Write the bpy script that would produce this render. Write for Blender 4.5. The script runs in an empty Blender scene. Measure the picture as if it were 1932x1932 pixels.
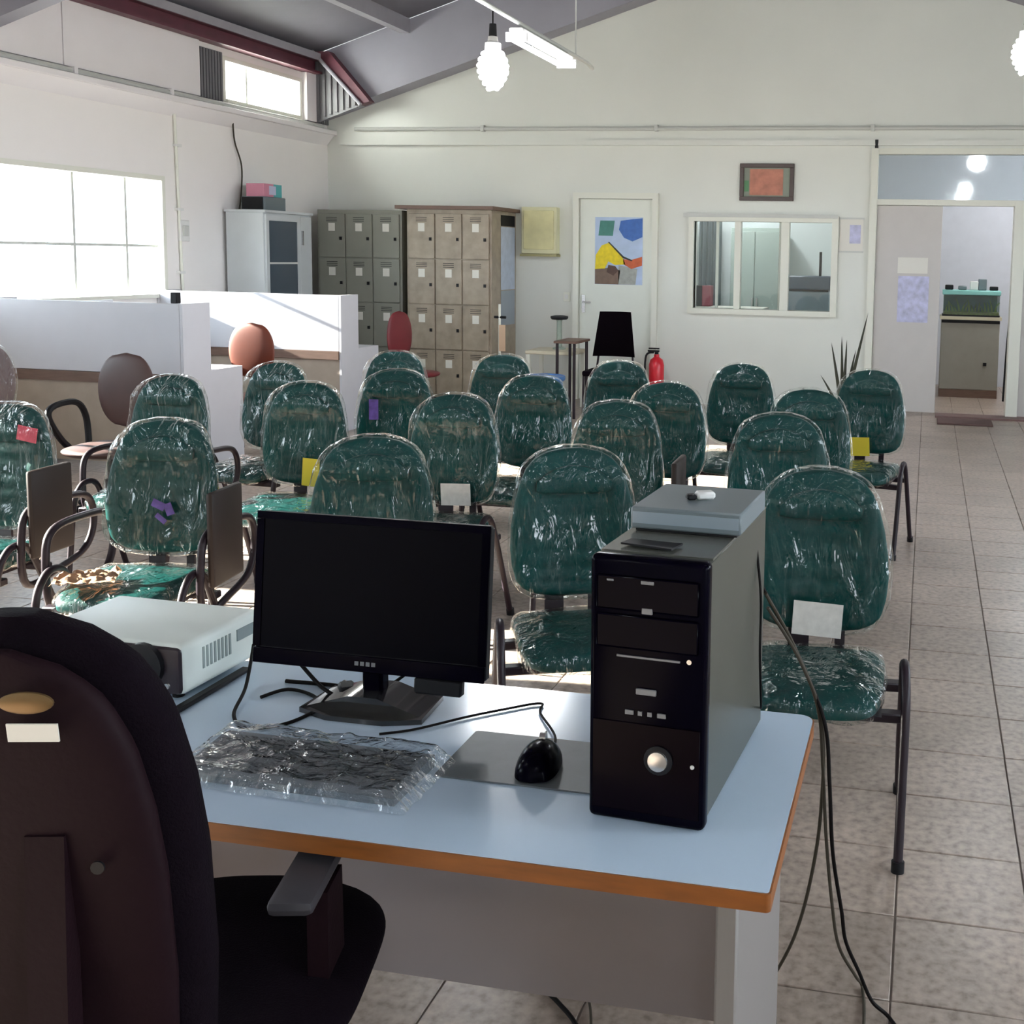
import bpy, bmesh, math, random
from mathutils import Vector, Matrix, noise

random.seed(7)
S = bpy.context.scene
COL = S.collection

# ------------------------------------------------------------------ camera
CAM_H = 1.65
YAW, PITCH, ROLL = .189981, .105522, .0202477
PX, PY, FPX = 1343.8, 709.65, 2100.0
def cam_axes():
    r = Vector((math.cos(YAW), math.sin(YAW), 0)); f = Vector((-math.sin(YAW), math.cos(YAW), 0)); u = Vector((0, 0, 1))
    f2 = f*math.cos(PITCH) - u*math.sin(PITCH); u2 = u*math.cos(PITCH) + f*math.sin(PITCH)
    return r*math.cos(ROLL) + u2*math.sin(ROLL), u2*math.cos(ROLL) - r*math.sin(ROLL), f2
AX = cam_axes()
cd = bpy.data.cameras.new('camera')
cd.sensor_width = 36; cd.lens = FPX/1932*36
cd.shift_x = (966-PX)/1932; cd.shift_y = (PY-966)/1932
cd.clip_start = .05; cd.clip_end = 200
cam = bpy.data.objects.new('camera', cd); COL.objects.link(cam)
R_, U_, F_ = AX
cam.matrix_world = Matrix(((R_.x, U_.x, -F_.x, 0), (R_.y, U_.y, -F_.y, 0), (R_.z, U_.z, -F_.z, CAM_H), (0, 0, 0, 1)))
S.camera = cam

# ------------------------------------------------------------------ world, sun, exposure
W = bpy.data.worlds.new('sky'); S.world = W; W.use_nodes = True
bg = W.node_tree.nodes['Background']; bg.inputs[0].default_value = (.80, .90, 1.0, 1); bg.inputs[1].default_value = 11.0
sd = bpy.data.lights.new('sun', 'SUN'); sd.energy = 70; sd.angle = .009; sd.color = (1, .93, .82)
sun = bpy.data.objects.new('sun', sd); COL.objects.link(sun)
sun.rotation_euler = Vector((1, .05, -.375)).to_track_quat('-Z', 'Y').to_euler()
vs = S.view_settings
vs.view_transform = 'Standard'; vs.look = 'None'; vs.gamma = 1; vs.use_curve_mapping = False
vs.exposure = 0.5
S.cycles.use_denoising = True
S.cycles.max_bounces = 10; S.cycles.diffuse_bounces = 5; S.cycles.transparent_max_bounces = 24
S.cycles.caustics_reflective = False; S.cycles.caustics_refractive = False
S.cycles.sample_clamp_indirect = 6

# ------------------------------------------------------------------ materials
MATS = {}
def mat(name, col, rough=.6, metal=0, var=0, scale=8, bump=0, bscale=40, spec=.5, coat=0, emit=None, estr=0, stretch=None):
    if name in MATS: return MATS[name]
    m = bpy.data.materials.new(name); m.use_nodes = True; nt = m.node_tree; b = nt.nodes['Principled BSDF']
    b.inputs['Base Color'].default_value = (*col, 1); b.inputs['Roughness'].default_value = rough
    b.inputs['Metallic'].default_value = metal; b.inputs['Specular IOR Level'].default_value = spec
    b.inputs['Coat Weight'].default_value = coat; b.inputs['Coat Roughness'].default_value = .08
    if emit: b.inputs['Emission Color'].default_value = (*emit, 1); b.inputs['Emission Strength'].default_value = estr
    if var or bump:
        tc = nt.nodes.new('ShaderNodeTexCoord'); mp = nt.nodes.new('ShaderNodeMapping')
        nt.links.new(tc.outputs['Object'], mp.inputs[0])
        if stretch: mp.inputs['Scale'].default_value = stretch
    if var:
        n = nt.nodes.new('ShaderNodeTexNoise'); n.inputs['Scale'].default_value = scale; n.inputs['Detail'].default_value = 5
        nt.links.new(mp.outputs[0], n.inputs[0])
        r = nt.nodes.new('ShaderNodeMapRange'); r.inputs[1].default_value = .25; r.inputs[2].default_value = .75
        r.inputs[3].default_value = 1-var; r.inputs[4].default_value = 1+var; nt.links.new(n.outputs[0], r.inputs[0])
        mx = nt.nodes.new('ShaderNodeVectorMath'); mx.operation = 'SCALE'; mx.inputs[0].default_value = col
        nt.links.new(r.outputs[0], mx.inputs['Scale']); nt.links.new(mx.outputs[0], b.inputs['Base Color'])
    if bump:
        n2 = nt.nodes.new('ShaderNodeTexNoise'); n2.inputs['Scale'].default_value = bscale; n2.inputs['Detail'].default_value = 4
        nt.links.new(mp.outputs[0], n2.inputs[0])
        bp = nt.nodes.new('ShaderNodeBump'); bp.inputs['Strength'].default_value = bump; bp.inputs['Distance'].default_value = .01
        nt.links.new(n2.outputs[0], bp.inputs['Height']); nt.links.new(bp.outputs[0], b.inputs['Normal'])
    MATS[name] = m; return m

def film(name, ior=1.45, rough=.1, tint=(.95, .97, .96), haze=.012, bump=.8, bscale=14, gain=1.0, stretch=(1, 1, .35)):
    "thin clear plastic or glass: light passes, the surface mirrors by its Fresnel term"
    if name in MATS: return MATS[name]
    m = bpy.data.materials.new(name); m.use_nodes = True; nt = m.node_tree; nt.nodes.clear(); N = nt.nodes.new; L = nt.links.new
    out = N('ShaderNodeOutputMaterial'); tr = N('ShaderNodeBsdfTransparent'); gl = N('ShaderNodeBsdfGlossy'); df = N('ShaderNodeBsdfTranslucent' if haze > .5 else 'ShaderNodeBsdfDiffuse')
    tr.inputs[0].default_value = (*tint, 1); gl.inputs['Roughness'].default_value = rough; gl.inputs[0].default_value = (1, 1, 1, 1); df.inputs[0].default_value = (.85, .88, .88, 1)
    f0 = ((ior-1)/(ior+1))**2; fr = N('ShaderNodeLayerWeight'); fr.inputs[0].default_value = .5      # Schlick reflectance, the same from both sides
    pw = N('ShaderNodeMath'); pw.operation = 'POWER'; pw.inputs[1].default_value = 4; L(fr.outputs['Facing'], pw.inputs[0])
    ma = N('ShaderNodeMath'); ma.operation = 'MULTIPLY_ADD'; ma.inputs[1].default_value = 1-f0; ma.inputs[2].default_value = f0; L(pw.outputs[0], ma.inputs[0])
    mu = N('ShaderNodeMath'); mu.operation = 'MULTIPLY'; mu.use_clamp = True; mu.inputs[1].default_value = gain; L(ma.outputs[0], mu.inputs[0])
    m1 = N('ShaderNodeMixShader'); m1.inputs[0].default_value = haze; L(tr.outputs[0], m1.inputs[1]); L(df.outputs[0], m1.inputs[2])
    m2 = N('ShaderNodeMixShader'); L(mu.outputs[0], m2.inputs[0]); L(m1.outputs[0], m2.inputs[1]); L(gl.outputs[0], m2.inputs[2])
    L(m2.outputs[0], out.inputs[0])
    if bump:
        tc = N('ShaderNodeTexCoord'); mp = N('ShaderNodeMapping'); mp.inputs['Scale'].default_value = stretch; L(tc.outputs['Object'], mp.inputs[0])
        n = N('ShaderNodeTexNoise'); n.inputs['Scale'].default_value = bscale; n.inputs['Detail'].default_value = 3; n.inputs['Distortion'].default_value = 1.2; L(mp.outputs[0], n.inputs[0])
        bp = N('ShaderNodeBump'); bp.inputs['Strength'].default_value = bump; bp.inputs['Distance'].default_value = .03; L(n.outputs[0], bp.inputs['Height'])
        for x in (fr, gl, df): L(bp.outputs[0], x.inputs['Normal'])
    MATS[name] = m; return m

def tile_mat():
    m = bpy.data.materials.new('terrazzo'); m.use_nodes = True; nt = m.node_tree; b = nt.nodes['Principled BSDF']; N = nt.nodes.new; L = nt.links.new
    g = N('ShaderNodeNewGeometry'); n1 = N('ShaderNodeTexNoise'); n1.inputs['Scale'].default_value = 38; n1.inputs['Detail'].default_value = 5; L(g.outputs['Position'], n1.inputs[0])
    n2 = N('ShaderNodeTexNoise'); n2.inputs['Scale'].default_value = 2.2; n2.inputs['Detail'].default_value = 3; L(g.outputs['Position'], n2.inputs[0])
    cr = N('ShaderNodeValToRGB'); e = cr.color_ramp.elements
    e[0].position = .30; e[0].color = (.215, .17, .14, 1); e[1].position = .66; e[1].color = (.42, .335, .28, 1)
    x = e.new(.47); x.color = (.335, .268, .222, 1); L(n1.outputs[0], cr.inputs[0])
    mr = N('ShaderNodeMapRange'); mr.inputs[1].default_value = .3; mr.inputs[2].default_value = .7; mr.inputs[3].default_value = .82; mr.inputs[4].default_value = 1.12; L(n2.outputs[0], mr.inputs[0])
    oi = N('ShaderNodeObjectInfo'); m2 = N('ShaderNodeMapRange'); m2.inputs[3].default_value = .93; m2.inputs[4].default_value = 1.06; L(oi.outputs['Random'], m2.inputs[0])
    mm = N('ShaderNodeMath'); mm.operation = 'MULTIPLY'; L(mr.outputs[0], mm.inputs[0]); L(m2.outputs[0], mm.inputs[1])
    sc = N('ShaderNodeVectorMath'); sc.operation = 'SCALE'; L(cr.outputs[0], sc.inputs[0]); L(mm.outputs[0], sc.inputs['Scale']); L(sc.outputs[0], b.inputs['Base Color'])
    b.inputs['Roughness'].default_value = .32
    MATS['tile'] = m; return m

M_TILE = tile_mat()
M_GROUT = mat('grout', (.22, .185, .16), .9)
M_WALL = mat('wall_paint', (.70, .71, .66), .42, var=.035, scale=1.2, bump=.05, bscale=60)
M_LEFT = mat('left_wall_paint', (.82, .79, .77), .5, var=.03, scale=1.2)
M_UPPER = mat('white_board', (.78, .75, .76), .6, var=.03, scale=2)
M_ROOF = mat('roof_sheet_grey', (.15, .145, .17), .65, var=.12, scale=1.5)
M_PURLIN = mat('painted_steel_grey', (.30, .29, .32), .5, var=.06)
M_RAFTER = mat('rafter_grey', (.31, .305, .35), .55, var=.06, scale=2)
M_RED = mat('red_oxide_steel', (.11, .03, .045), .5, var=.2, scale=6)
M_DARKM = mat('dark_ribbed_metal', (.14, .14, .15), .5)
M_FRAME = mat('cream_frame', (.72, .72, .64), .4)
M_DOOR = mat('door_paint', (.71, .73, .66), .38, var=.02)
M_LEAF = mat('white_door_leaf', (.54, .51, .49), .4, var=.02)
M_PIPE = mat('conduit', (.55, .56, .53), .45)
M_GLASS = film('clear_glass', 1.5, .02, (.95, .97, .97), 0, 0)
M_TRANS = film('transom_glass', 1.55, .05, (.80, .84, .86), .10, .02, 3, gain=1.3)
M_GREEN = mat('green_vinyl', (.0008, .044, .041), .45, var=.2, scale=5, bump=.12, bscale=90, spec=.12)
M_WRAP = film('clear_wrap', 1.5, .045, haze=.004, bump=1.0, bscale=10, gain=1.0, stretch=(1.6, 1.6, .38))
M_BLACKM = mat('black_steel', (.016, .009, .014), .42, spec=.3)
M_BLACKP = mat('black_plastic', (.006, .006, .008), .5, spec=.25)
M_MAROON = mat('maroon_black_plastic', (.010, .0028, .005), .65, bump=.08, bscale=120, spec=.12)
M_FABRIC = mat('black_fabric', (.004, .0015, .004), .9, spec=.1, bump=.3, bscale=300)
M_GLOSSK = mat('gloss_black', (.0012, .0008, .004), .2, spec=.04)
M_SCREEN = mat('screen_black', (.001, .001, .003), .4, spec=.05)
M_DESKTOP = mat('white_laminate', (.52, .65, .79), .16, var=.02, scale=3)
M_EDGE = mat('brown_edging', (.23, .070, .010), .45, var=.25, scale=9, stretch=(1, 6, 6))
M_GREYP = mat('grey_panel', (.29, .255, .265), .5, var=.03)
M_STEEL = mat('tower_steel', (.055, .058, .048), .28, var=.05, spec=.45)
M_GREYBOX = mat('grey_plastic', (.13, .16, .175), .4)
M_WHITE = mat('white_plastic', (.70, .70, .68), .45)
M_SILVER = mat('silver', (.6, .6, .6), .25, metal=.9)
M_CARR = mat('white_melamine', (.50, .50, .54), .4, var=.02)
M_CARRB = mat('beige_melamine', (.33, .27, .22), .5, var=.08)
M_WOODD = mat('dark_wood', (.13, .075, .055), .5, var=.2, stretch=(1, 8, 8))
M_ORANGE = mat('rust_orange_vinyl', (.12, .020, .006), .45, var=.1)
M_BROWNV = mat('brown_vinyl', (.06, .03, .027), .45, var=.12)
M_REDV = mat('red_vinyl', (.15, .014, .02), .45, var=.1)
M_LOCK = mat('locker_grey', (.23, .23, .195), .45, var=.06, scale=4)
M_LOCKB = mat('locker_beige', (.32, .265, .20), .45, var=.2, scale=9)
M_PAPER = mat('paper', (.72, .70, .64), .8)
M_CABW = mat('cabinet_white', (.52, .55, .56), .4, var=.02)
M_STAND = mat('stand_gloss', (.012, .012, .014), .07, spec=.9)
M_MARK = mat('dull_print', (.20, .20, .21), .4)
M_DGLASS = mat('smoky_glass', (.06, .08, .10), .12)
M_CREAM = mat('cream_metal', (.66, .64, .42), .45, var=.06, scale=5)
M_CORD = mat('black_cord', (.006, .005, .005), .6, spec=.1)
M_CORDG = mat('grey_cord', (.05, .042, .03), .6, spec=.2)
M_FROST = film('frosted_glass', 1.5, .3, (.9, .93, .95), .9, 0)  # frosting added so the clerestory pane scatters direct sun
M_LAMP = mat('lamp_glass', (1, 1, 1), .3, emit=(.93, .97, 1), estr=40)
M_YEL = mat('yellow_tag', (.62, .50, .03), .6, var=.05)

# ------------------------------------------------------------------ mesh helpers
class B:
    def __init__(s): s.bm = bmesh.new()
    def box(s, x0, x1, y0, y1, z0, z1, bev=0, seg=1):
        r = bmesh.ops.create_cube(s.bm, size=1); v = r['verts']
        for p in v: p.co = Vector(((x0+x1)/2 + p.co.x*(x1-x0), (y0+y1)/2 + p.co.y*(y1-y0), (z0+z1)/2 + p.co.z*(z1-z0)))
        if bev:
            es = list({e for p in v for e in p.link_edges})
            bmesh.ops.bevel(s.bm, geom=es, offset=bev, segments=seg, affect='EDGES', profile=.5)
        return s
    def ring(s, c, n, r, u, v): return [s.bm.verts.new(c + u*(r*math.cos(2*math.pi*i/n)) + v*(r*math.sin(2*math.pi*i/n))) for i in range(n)]
    def skin(s, rings, closed=False, caps=True):
        n = len(rings[0])
        for a, b in list(zip(rings, rings[1:])) + ([(rings[-1], rings[0])] if closed else []):
            for i in range(n): s.bm.faces.new((a[i], a[(i+1) % n], b[(i+1) % n], b[i]))
        if caps and not closed:
            s.bm.faces.new(list(reversed(rings[0]))); s.bm.faces.new(rings[-1])
        return s
    def cyl(s, p0, p1, r0, r1=None, n=14):
        p0, p1 = Vector(p0), Vector(p1); d = (p1-p0).normalized(); u = d.orthogonal().normalized(); v = d.cross(u)
        return s.skin([s.ring(p0, n, r0, u, v), s.ring(p1, n, r0 if r1 is None else r1, u, v)])
    def tube(s, pts, r, n=8, closed=False, smooth=0):
        P = [Vector(p) for p in pts]
        if smooth:
            Q = []; k = len(P)
            for i in range(k if closed else k-1):
                g = (lambda j: P[j % k]) if closed else (lambda j: P[min(max(j, 0), k-1)])
                a, b, c, d = g(i-1), g(i), g(i+1), g(i+2)
                for j in range(smooth):
                    t = j/smooth
                    Q.append(.5*((2*b) + (c-a)*t + (2*a-5*b+4*c-d)*t*t + (3*b-a-3*c+d)*t**3))
            if not closed: Q.append(P[-1])
            P = Q
        k = len(P); rings = []; u = None
        for i in range(k):
            a = P[i-1] if (i or closed) else P[0]; b = P[(i+1) % k] if (i < k-1 or closed) else P[-1]
            d = (b-a).normalized()
            if u is None: u = d.orthogonal().normalized()
            u = (u - d*u.dot(d)).normalized()
            rings.append(s.ring(P[i], n, r, u, d.cross(u)))
        return s.skin(rings, closed)
    def prism(s, poly, axis, a, b):
        def mk(p, w): return {'x': (w, p[0], p[1]), 'y': (p[0], w, p[1]), 'z': (p[0], p[1], w)}[axis]
        A = [s.bm.verts.new(mk(p, a)) for p in poly]; Bv = [s.bm.verts.new(mk(p, b)) for p in poly]; n = len(poly)
        s.bm.faces.new(list(reversed(A))); s.bm.faces.new(Bv)
        for i in range(n): s.bm.faces.new((A[i], A[(i+1) % n], Bv[(i+1) % n], Bv[i]))
        return s
    def lathe(s, prof, c=(0, 0, 0), n=20):
        c = Vector(c); rings = [s.ring(c + Vector((0, 0, z)), n, max(r, 1e-4), Vector((1, 0, 0)), Vector((0, 1, 0))) for r, z in prof]
        return s.skin(rings)
    def surf(s, f, nu, nv):
        "closed in u, capped in v"
        return s.skin([[s.bm.verts.new(f(i/nu, j/nv)) for i in range(nu)] for j in range(nv+1)])
    def sheet(s, f, nu, nv, th=0):
        g = [[s.bm.verts.new(f(i/nu, j/nv)) for i in range(nu+1)] for j in range(nv+1)]
        for j in range(nv):
            for i in range(nu): s.bm.faces.new((g[j][i], g[j][i+1], g[j+1][i+1], g[j+1][i]))
        if th: bmesh.ops.solidify(s.bm, geom=s.bm.faces[:], thickness=th)
        return s
    def mesh(s, name, m, ang=40):
        bmesh.ops.recalc_face_normals(s.bm, faces=s.bm.faces[:])
        me = bpy.data.meshes.new(name); s.bm.to_mesh(me); s.bm.free()
        for p in me.polygons: p.use_smooth = True
        me.set_sharp_from_angle(angle=math.radians(ang)); me.materials.append(m); return me
    def build(s, name, m, parent=None, loc=None, rot=None, ang=40):
        return link(name, s.mesh(name, m, ang), parent, loc, rot)

def link(name, me, parent=None, loc=None, rot=None):
    o = bpy.data.objects.new(name, me); COL.objects.link(o)
    if parent is not None: o.parent = parent
    if loc: o.location = loc
    if rot: o.rotation_euler = rot
    return o
def tag(o, label=None, cat=None, group=None, kind=None):
    for k, v in (('label', label), ('category', cat), ('group', group), ('kind', kind)):
        if v: o[k] = v
    return o
def thing(name, loc, label, cat, group=None, rz=0):
    o = bpy.data.objects.new(name, None); COL.objects.link(o); o.location = loc; o.rotation_euler = (0, 0, rz); o.empty_display_size = .1
    return tag(o, label, cat, group)
def struct(o): o['kind'] = 'structure'; return o
def slab(name, m, parent, *b, bev=0): return B().box(*b, bev=bev).build(name, m, parent)
def tobox(o, b): return B().box(*b)

def holed(b, axis, a0, a1, u0, u1, z0, z1, holes):
    "a wall slab (thickness a0..a1 along axis, running u0..u1) with rectangular openings (u0,u1,z0,z1)"
    us = sorted({u0, u1, *[h[0] for h in holes], *[h[1] for h in holes]}); zs = sorted({z0, z1, *[h[2] for h in holes], *[h[3] for h in holes]})
    us = [u for u in us if u0 <= u <= u1]; zs = [z for z in zs if z0 <= z <= z1]
    for i in range(len(us)-1):
        run = None
        for j in range(len(zs)):
            solid = j < len(zs)-1 and not any(h[0] <= (us[i]+us[i+1])/2 <= h[1] and h[2] <= (zs[j]+zs[j+1])/2 <= h[3] for h in holes)
            if solid and run is None: run = zs[j]
            if not solid and run is not None:
                c = (us[i], us[i+1], a0, a1) if axis == 'y' else (a0, a1, us[i], us[i+1])
                b.box(*c, run, zs[j]); run = None
    return b
# ------------------------------------------------------------------ the hall
XL, XR, YB, YF = -7.07, 4.40, 12.30, -4.0
XM = (XL+XR)/2; SLOPE = .325; ZE = 3.88
def roof_z(x): return ZE + SLOPE*(XM-XL-abs(x-XM))

# floor: a bed of mortar with single tiles on it
floor = struct(slab('floor', M_GROUT, None, XL-.2, XR+.2, YF-.2, 17.0, -.14, -.004))
T = .333; X0, Y0 = .312, 3.377
def proj(p):
    q = Vector(p) - Vector((0, 0, CAM_H)); d = q.dot(AX[2])
    return (PX + FPX*q.dot(AX[0])/d, PY - FPX*q.dot(AX[1])/d, d) if d > .2 else (-9, -9, 0)
tb = B().box(-T/2+.0025, T/2-.0025, -T/2+.0025, T/2-.0025, -.02, 0, bev=.002); TILE = tb.mesh('tile', M_TILE)
cells = []
for i in range(-23, 14):
    for j in range(-23, 41):
        x, y = X0 + (i+.5)*T, Y0 + (j+.5)*T
        if XL < x-T*.3 and x+T*.3 < XR and YF < y < 16.9: cells.append((x, y))
def shows(c):
    u, v, d = proj((c[0], c[1], 0))
    if not (-60 < u < 1992 and 0 < v < 2000): return 0
    if -1.75 < c[0] < -.25 and c[1] < 2.0: return 0
    k = 1.0 if c[0] > -.15 else (.35 if c[1] < 7 else .15)
    return k/d**3*1e3
order = sorted(cells, key=shows, reverse=True); near = [c for c in order if shows(c) > 0][:300]; ns = set(near)
for c in near: link('tile', TILE, floor, (c[0], c[1], 0))
fb = B()
for c in cells:
    if c not in ns:
        h = T/2-.0025; x, y = c
        x0, x1 = max(x-h, XL), min(x+h, XR)
        vs_ = [fb.bm.verts.new(p) for p in ((x0, y-h, 0), (x1, y-h, 0), (x1, y+h, 0), (x0, y+h, 0))]; fb.bm.faces.new(vs_)
tag(fb.build('tile_field', M_TILE, floor), kind='stuff')

# back wall
DOOR = (-.60, 1.55, 0, 2.81); WIN = (-2.60, -1.06, 1.09, 2.10)
b = B(); holed(b, 'y', YB, YB+.16, XL, XR, 0, 3.2, [DOOR, WIN])
b.prism([(XL, 3.2), (XR, 3.2), (XR, ZE), (XM, roof_z(XM)), (XL, ZE)], 'y', YB, YB+.16)
wall_back = struct(b.build('wall_back', M_WALL))
# left wall: low windows and clerestory
LW = [(7.30, 9.38, 1.18, 2.31), (2.3, 4.6, 1.18, 2.31), (5.0, 6.9, 1.18, 1.52), (-3.2, .4, 1.18, 2.31), (10.30, 11.75, 3.12, 3.58)]  # unseen middle openings sized to shape the sun patches
b = B(); holed(b, 'x', XL-.18, XL, YF, YB+.16, 0, 3.85, LW); wall_left = struct(b.build('wall_left', M_LEFT))
RW = [(-3.0, -.2, 1.18, 2.31), (1.0, 4.2, 1.18, 2.31), (6.0, 9.0, 1.18, 2.31)]
b = B(); holed(b, 'x', XR, XR+.18, YF, YB+.16, 0, 3.85, RW); struct(b.build('wall_right', M_WALL))
b = B(); holed(b, 'y', YF-.18, YF, XL-.18, XR+.18, 0, 3.85, [])
b.prism([(XL, 3.85), (XR, 3.85), (XM, roof_z(XM))], 'y', YF-.18, YF); struct(b.build('wall_front', M_WALL))

# roof: sheets between purlins, rafters at the frames, an eave beam
cx = XL-.3
ceil = struct(B().prism([(XL-.3, roof_z(XL)+.02), (XM, roof_z(XM)+.12), (XR+.3, roof_z(XR)+.02), (XR+.3, roof_z(XR)+.12), (XM, roof_z(XM)+.22), (XL-.3, roof_z(XL)+.12)], 'y', YF-.3, YB+.3).build('ceiling', M_ROOF))
ang = math.atan(SLOPE)
for side in (-1, 1):
    for k in range(5):
        d0, d1 = k*1.146, (k+1)*1.146
        xs = [XL+d0, XL+d1] if side < 0 else [XR-d0, XR-d1]
        p = [(xs[0], roof_z(xs[0])), (xs[1], roof_z(xs[1])), (xs[1], roof_z(xs[1])+.03), (xs[0], roof_z(xs[0])+.03)]
        for y0, y1 in ((7.2, 12.0), (2.4, 7.19), (YF, 2.39)): B().prism(p, 'y', y0, y1).build('roof_sheet', M_ROOF, ceil)
        if k:
            x = xs[0]; z = roof_z(x); w = .055
            B().prism([(x-w, z-SLOPE*w*-side*-1-.16), (x+w, z-.16+SLOPE*w*-side), (x+w, z+SLOPE*w*-side), (x-w, z-SLOPE*w*-side)], 'y', YF, 12.02).build('purlin', M_PURLIN, ceil)
def rafter(n, y0, y1, drop, m):
    b = B(); zl = roof_z(XL)-drop; zm = roof_z(XM)-drop
    b.prism([(XL, zl), (XM, zm), (XM, roof_z(XM)), (XL, roof_z(XL))], 'y', y0, y1); b.prism([(XM, zm), (XR, zl), (XR, roof_z(XR)), (XM, roof_z(XM))], 'y', y0, y1)
    return struct(b.build(n, m))
rafter('trim_1', 12.02, 12.295, .71, M_RAFTER)
r2 = rafter('trim_2', 7.35, 7.50, .61, M_RAFTER); rafter('trim_3', 1.9, 2.04, .42, M_RAFTER)
# eave beam: I-section in red oxide with a pale lower lip
b = B().box(XL, XL+.17, YF, 11.95, 3.80, 3.87).box(XL+.02, XL+.06, YF, 11.95, 3.68, 3.80).box(XL, XL+.15, YF, 11.95, 3.655, 3.68)
eave = struct(b.build('trim_4', M_RED)); slab('lip', M_PURLIN, eave, XL+.15, XL+.175, YF, 11.95, 3.795, 3.875)
# diagonal knee brace at the corner
kb = struct(B().prism([(-6.98, 3.90), (-6.80, 3.90), (-6.30, 3.34), (-6.42, 3.30)], 'y', 11.88, 12.0).build('trim_5', M_RED))
B().tube([(-6.99, 11.86, 3.9), (-6.40, 11.86, 3.30)], .022).build('brace_edge', M_PURLIN, kb)
# ribbed metal in the corner above the ledge; dark triangle added for the shade
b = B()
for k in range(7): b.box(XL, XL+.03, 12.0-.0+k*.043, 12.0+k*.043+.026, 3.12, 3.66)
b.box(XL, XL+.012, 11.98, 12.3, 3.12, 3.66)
b.prism([(XL, 3.10), (-6.44, 3.32), (-6.93, 3.86), (XL, 3.88)], 'y', 11.995, 12.018)  # dark sheet stands in for shade the clerestory light leaves
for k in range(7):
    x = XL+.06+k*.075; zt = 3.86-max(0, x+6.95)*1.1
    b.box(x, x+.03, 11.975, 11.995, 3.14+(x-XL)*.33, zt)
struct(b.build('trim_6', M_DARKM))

# upper left wall: ledge, white boards, ribbed shutter, clerestory window
b = B().box(XL, XL+.13, YF, YB, 3.00, 3.055, bev=.006).prism([(XL, 2.88), (XL+.10, 3.0), (XL, 3.0)], 'y', YF, 12.28)
ledge = struct(b.build('trim_7', M_UPPER)); B().tube([(XL+.06, YF, 3.085), (XL+.06, 11.7, 3.085), (XL+.06, 12.1, 3.085)], .024).build('conduit', M_PIPE, ledge)
for k, y in enumerate((-1.5, 1.0, 3.2, 5.3, 8.2, 9.4)): B().box(XL+.028, XL+.095, y, y+.04, 3.055, 3.115).build('clamp', M_UPPER, ledge)
for y0, y1 in ((6.45, 8.15), (8.16, 9.91)): slab('wall_board', M_UPPER, wall_left, XL, XL+.035, y0, y1, 3.12, 3.655, bev=.003)
sh = B()
for k in range(8): sh.box(XL, XL+.03, 9.93+k*.045, 9.93+k*.045+.028, 3.12, 3.6)
sh.box(XL, XL+.012, 9.92, 10.29, 3.12, 3.6); sh.build('ribbed_shutter', M_DARKM, wall_left)
def side_window(n, y0, y1, z0, z1, vs_, hs, x=XL, g=M_GLASS):
    w = struct(B().box(x-.12, x+.012, y0, y0+.045, z0, z1).box(x-.12, x+.012, y1-.045, y1, z0, z1).box(x-.12, x+.012, y0+.045, y1-.045, z1-.045, z1).box(x-.12, x+.03, y0+.045, y1-.045, z0, z0+.035).build(n, M_FRAME))
    for y in vs_: slab('glazing_bar', M_PIPE, w, x-.085, x-.055, y-.014, y+.014, z0+.035, z1-.045)
    for z in hs: slab('glazing_bar', M_PIPE, w, x-.084, x-.056, y0+.045, y1-.045, z-.012, z+.012)
    ys = [y0+.045]+list(vs_)+[y1-.045]
    for a, c in zip(ys, ys[1:]): slab('pane', g, w, x-.073, x-.069, a+.001, c-.001, z0+.036, z1-.046)
    return w
side_window('window_1', 7.30, 9.38, 1.18, 2.31, [8.93, 8.3], [1.66])
side_window('window_2', 10.30, 11.75, 3.12, 3.58, [10.80], [], g=M_FROST)
side_window('window_3', 2.3, 4.6, 1.18, 2.31, [3.85], [])  # unseen window, opening placed to steer sun onto the chair seat
side_window('window_6', 5.0, 6.9, 1.18, 1.52, [5.9], [])  # unseen window, kept low so sun lights the seat, not the back
side_window('window_4', -3.2, .4, 1.18, 2.31, [-1.4], [1.66])
struct(slab('trim_8', M_UPPER, None, XL, XL+.06, 11.77, 11.97, 3.12, 3.66))
struct(slab('trim_9', M_WALL, None, XL, XL+.04, 6.95, 7.28, 0, 2.87))        # wall pier left of the window
struct(slab('ground_outside', mat('pale_concrete', (.5, .48, .44), .9), None, -40, XL-.25, -30, 40, -.3, -.15))
struct(slab('ground_beyond', MATS['pale_concrete'], None, XR+.25, 40, -30, 40, -.3, -.15))
# wiring on the left wall
cd_ = thing('wall_conduit', (XL, 9.53, 0), 'thin cream conduit running down the wall beside the bright window', 'conduit')
B().tube([(.02, 0, 2.9), (.02, .05, 1.2)], .014).build('conduit_pipe', M_FRAME, cd_)
for z in (1.4, 2.0, 2.6): slab('clip', M_WHITE, cd_, 0, .04, .02-.03, .02+.05, z, z+.025)
sb = thing('wall_switch', (XL, 9.60, 1.76), 'small white switch box on the wall beside the bright window', 'switch')
slab('back_box', M_WHITE, sb, 0, .035, -.05, .09, -.05, .15, bev=.006); slab('rocker', M_PIPE, sb, .035, .05, -.02, .06, .0, .10, bev=.004)
tag(B().tube([(XL+.03, 10.42, 3.0), (XL+.03, 10.44, 2.75), (XL+.05, 10.52, 2.5), (XL+.05, 10.50, 2.20), (XL+.045, 10.47, 2.05)], .008, smooth=6).build('hanging_cable', M_CORDG), 'thin loose cable hanging down the wall above the white cabinet', 'cable')

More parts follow.
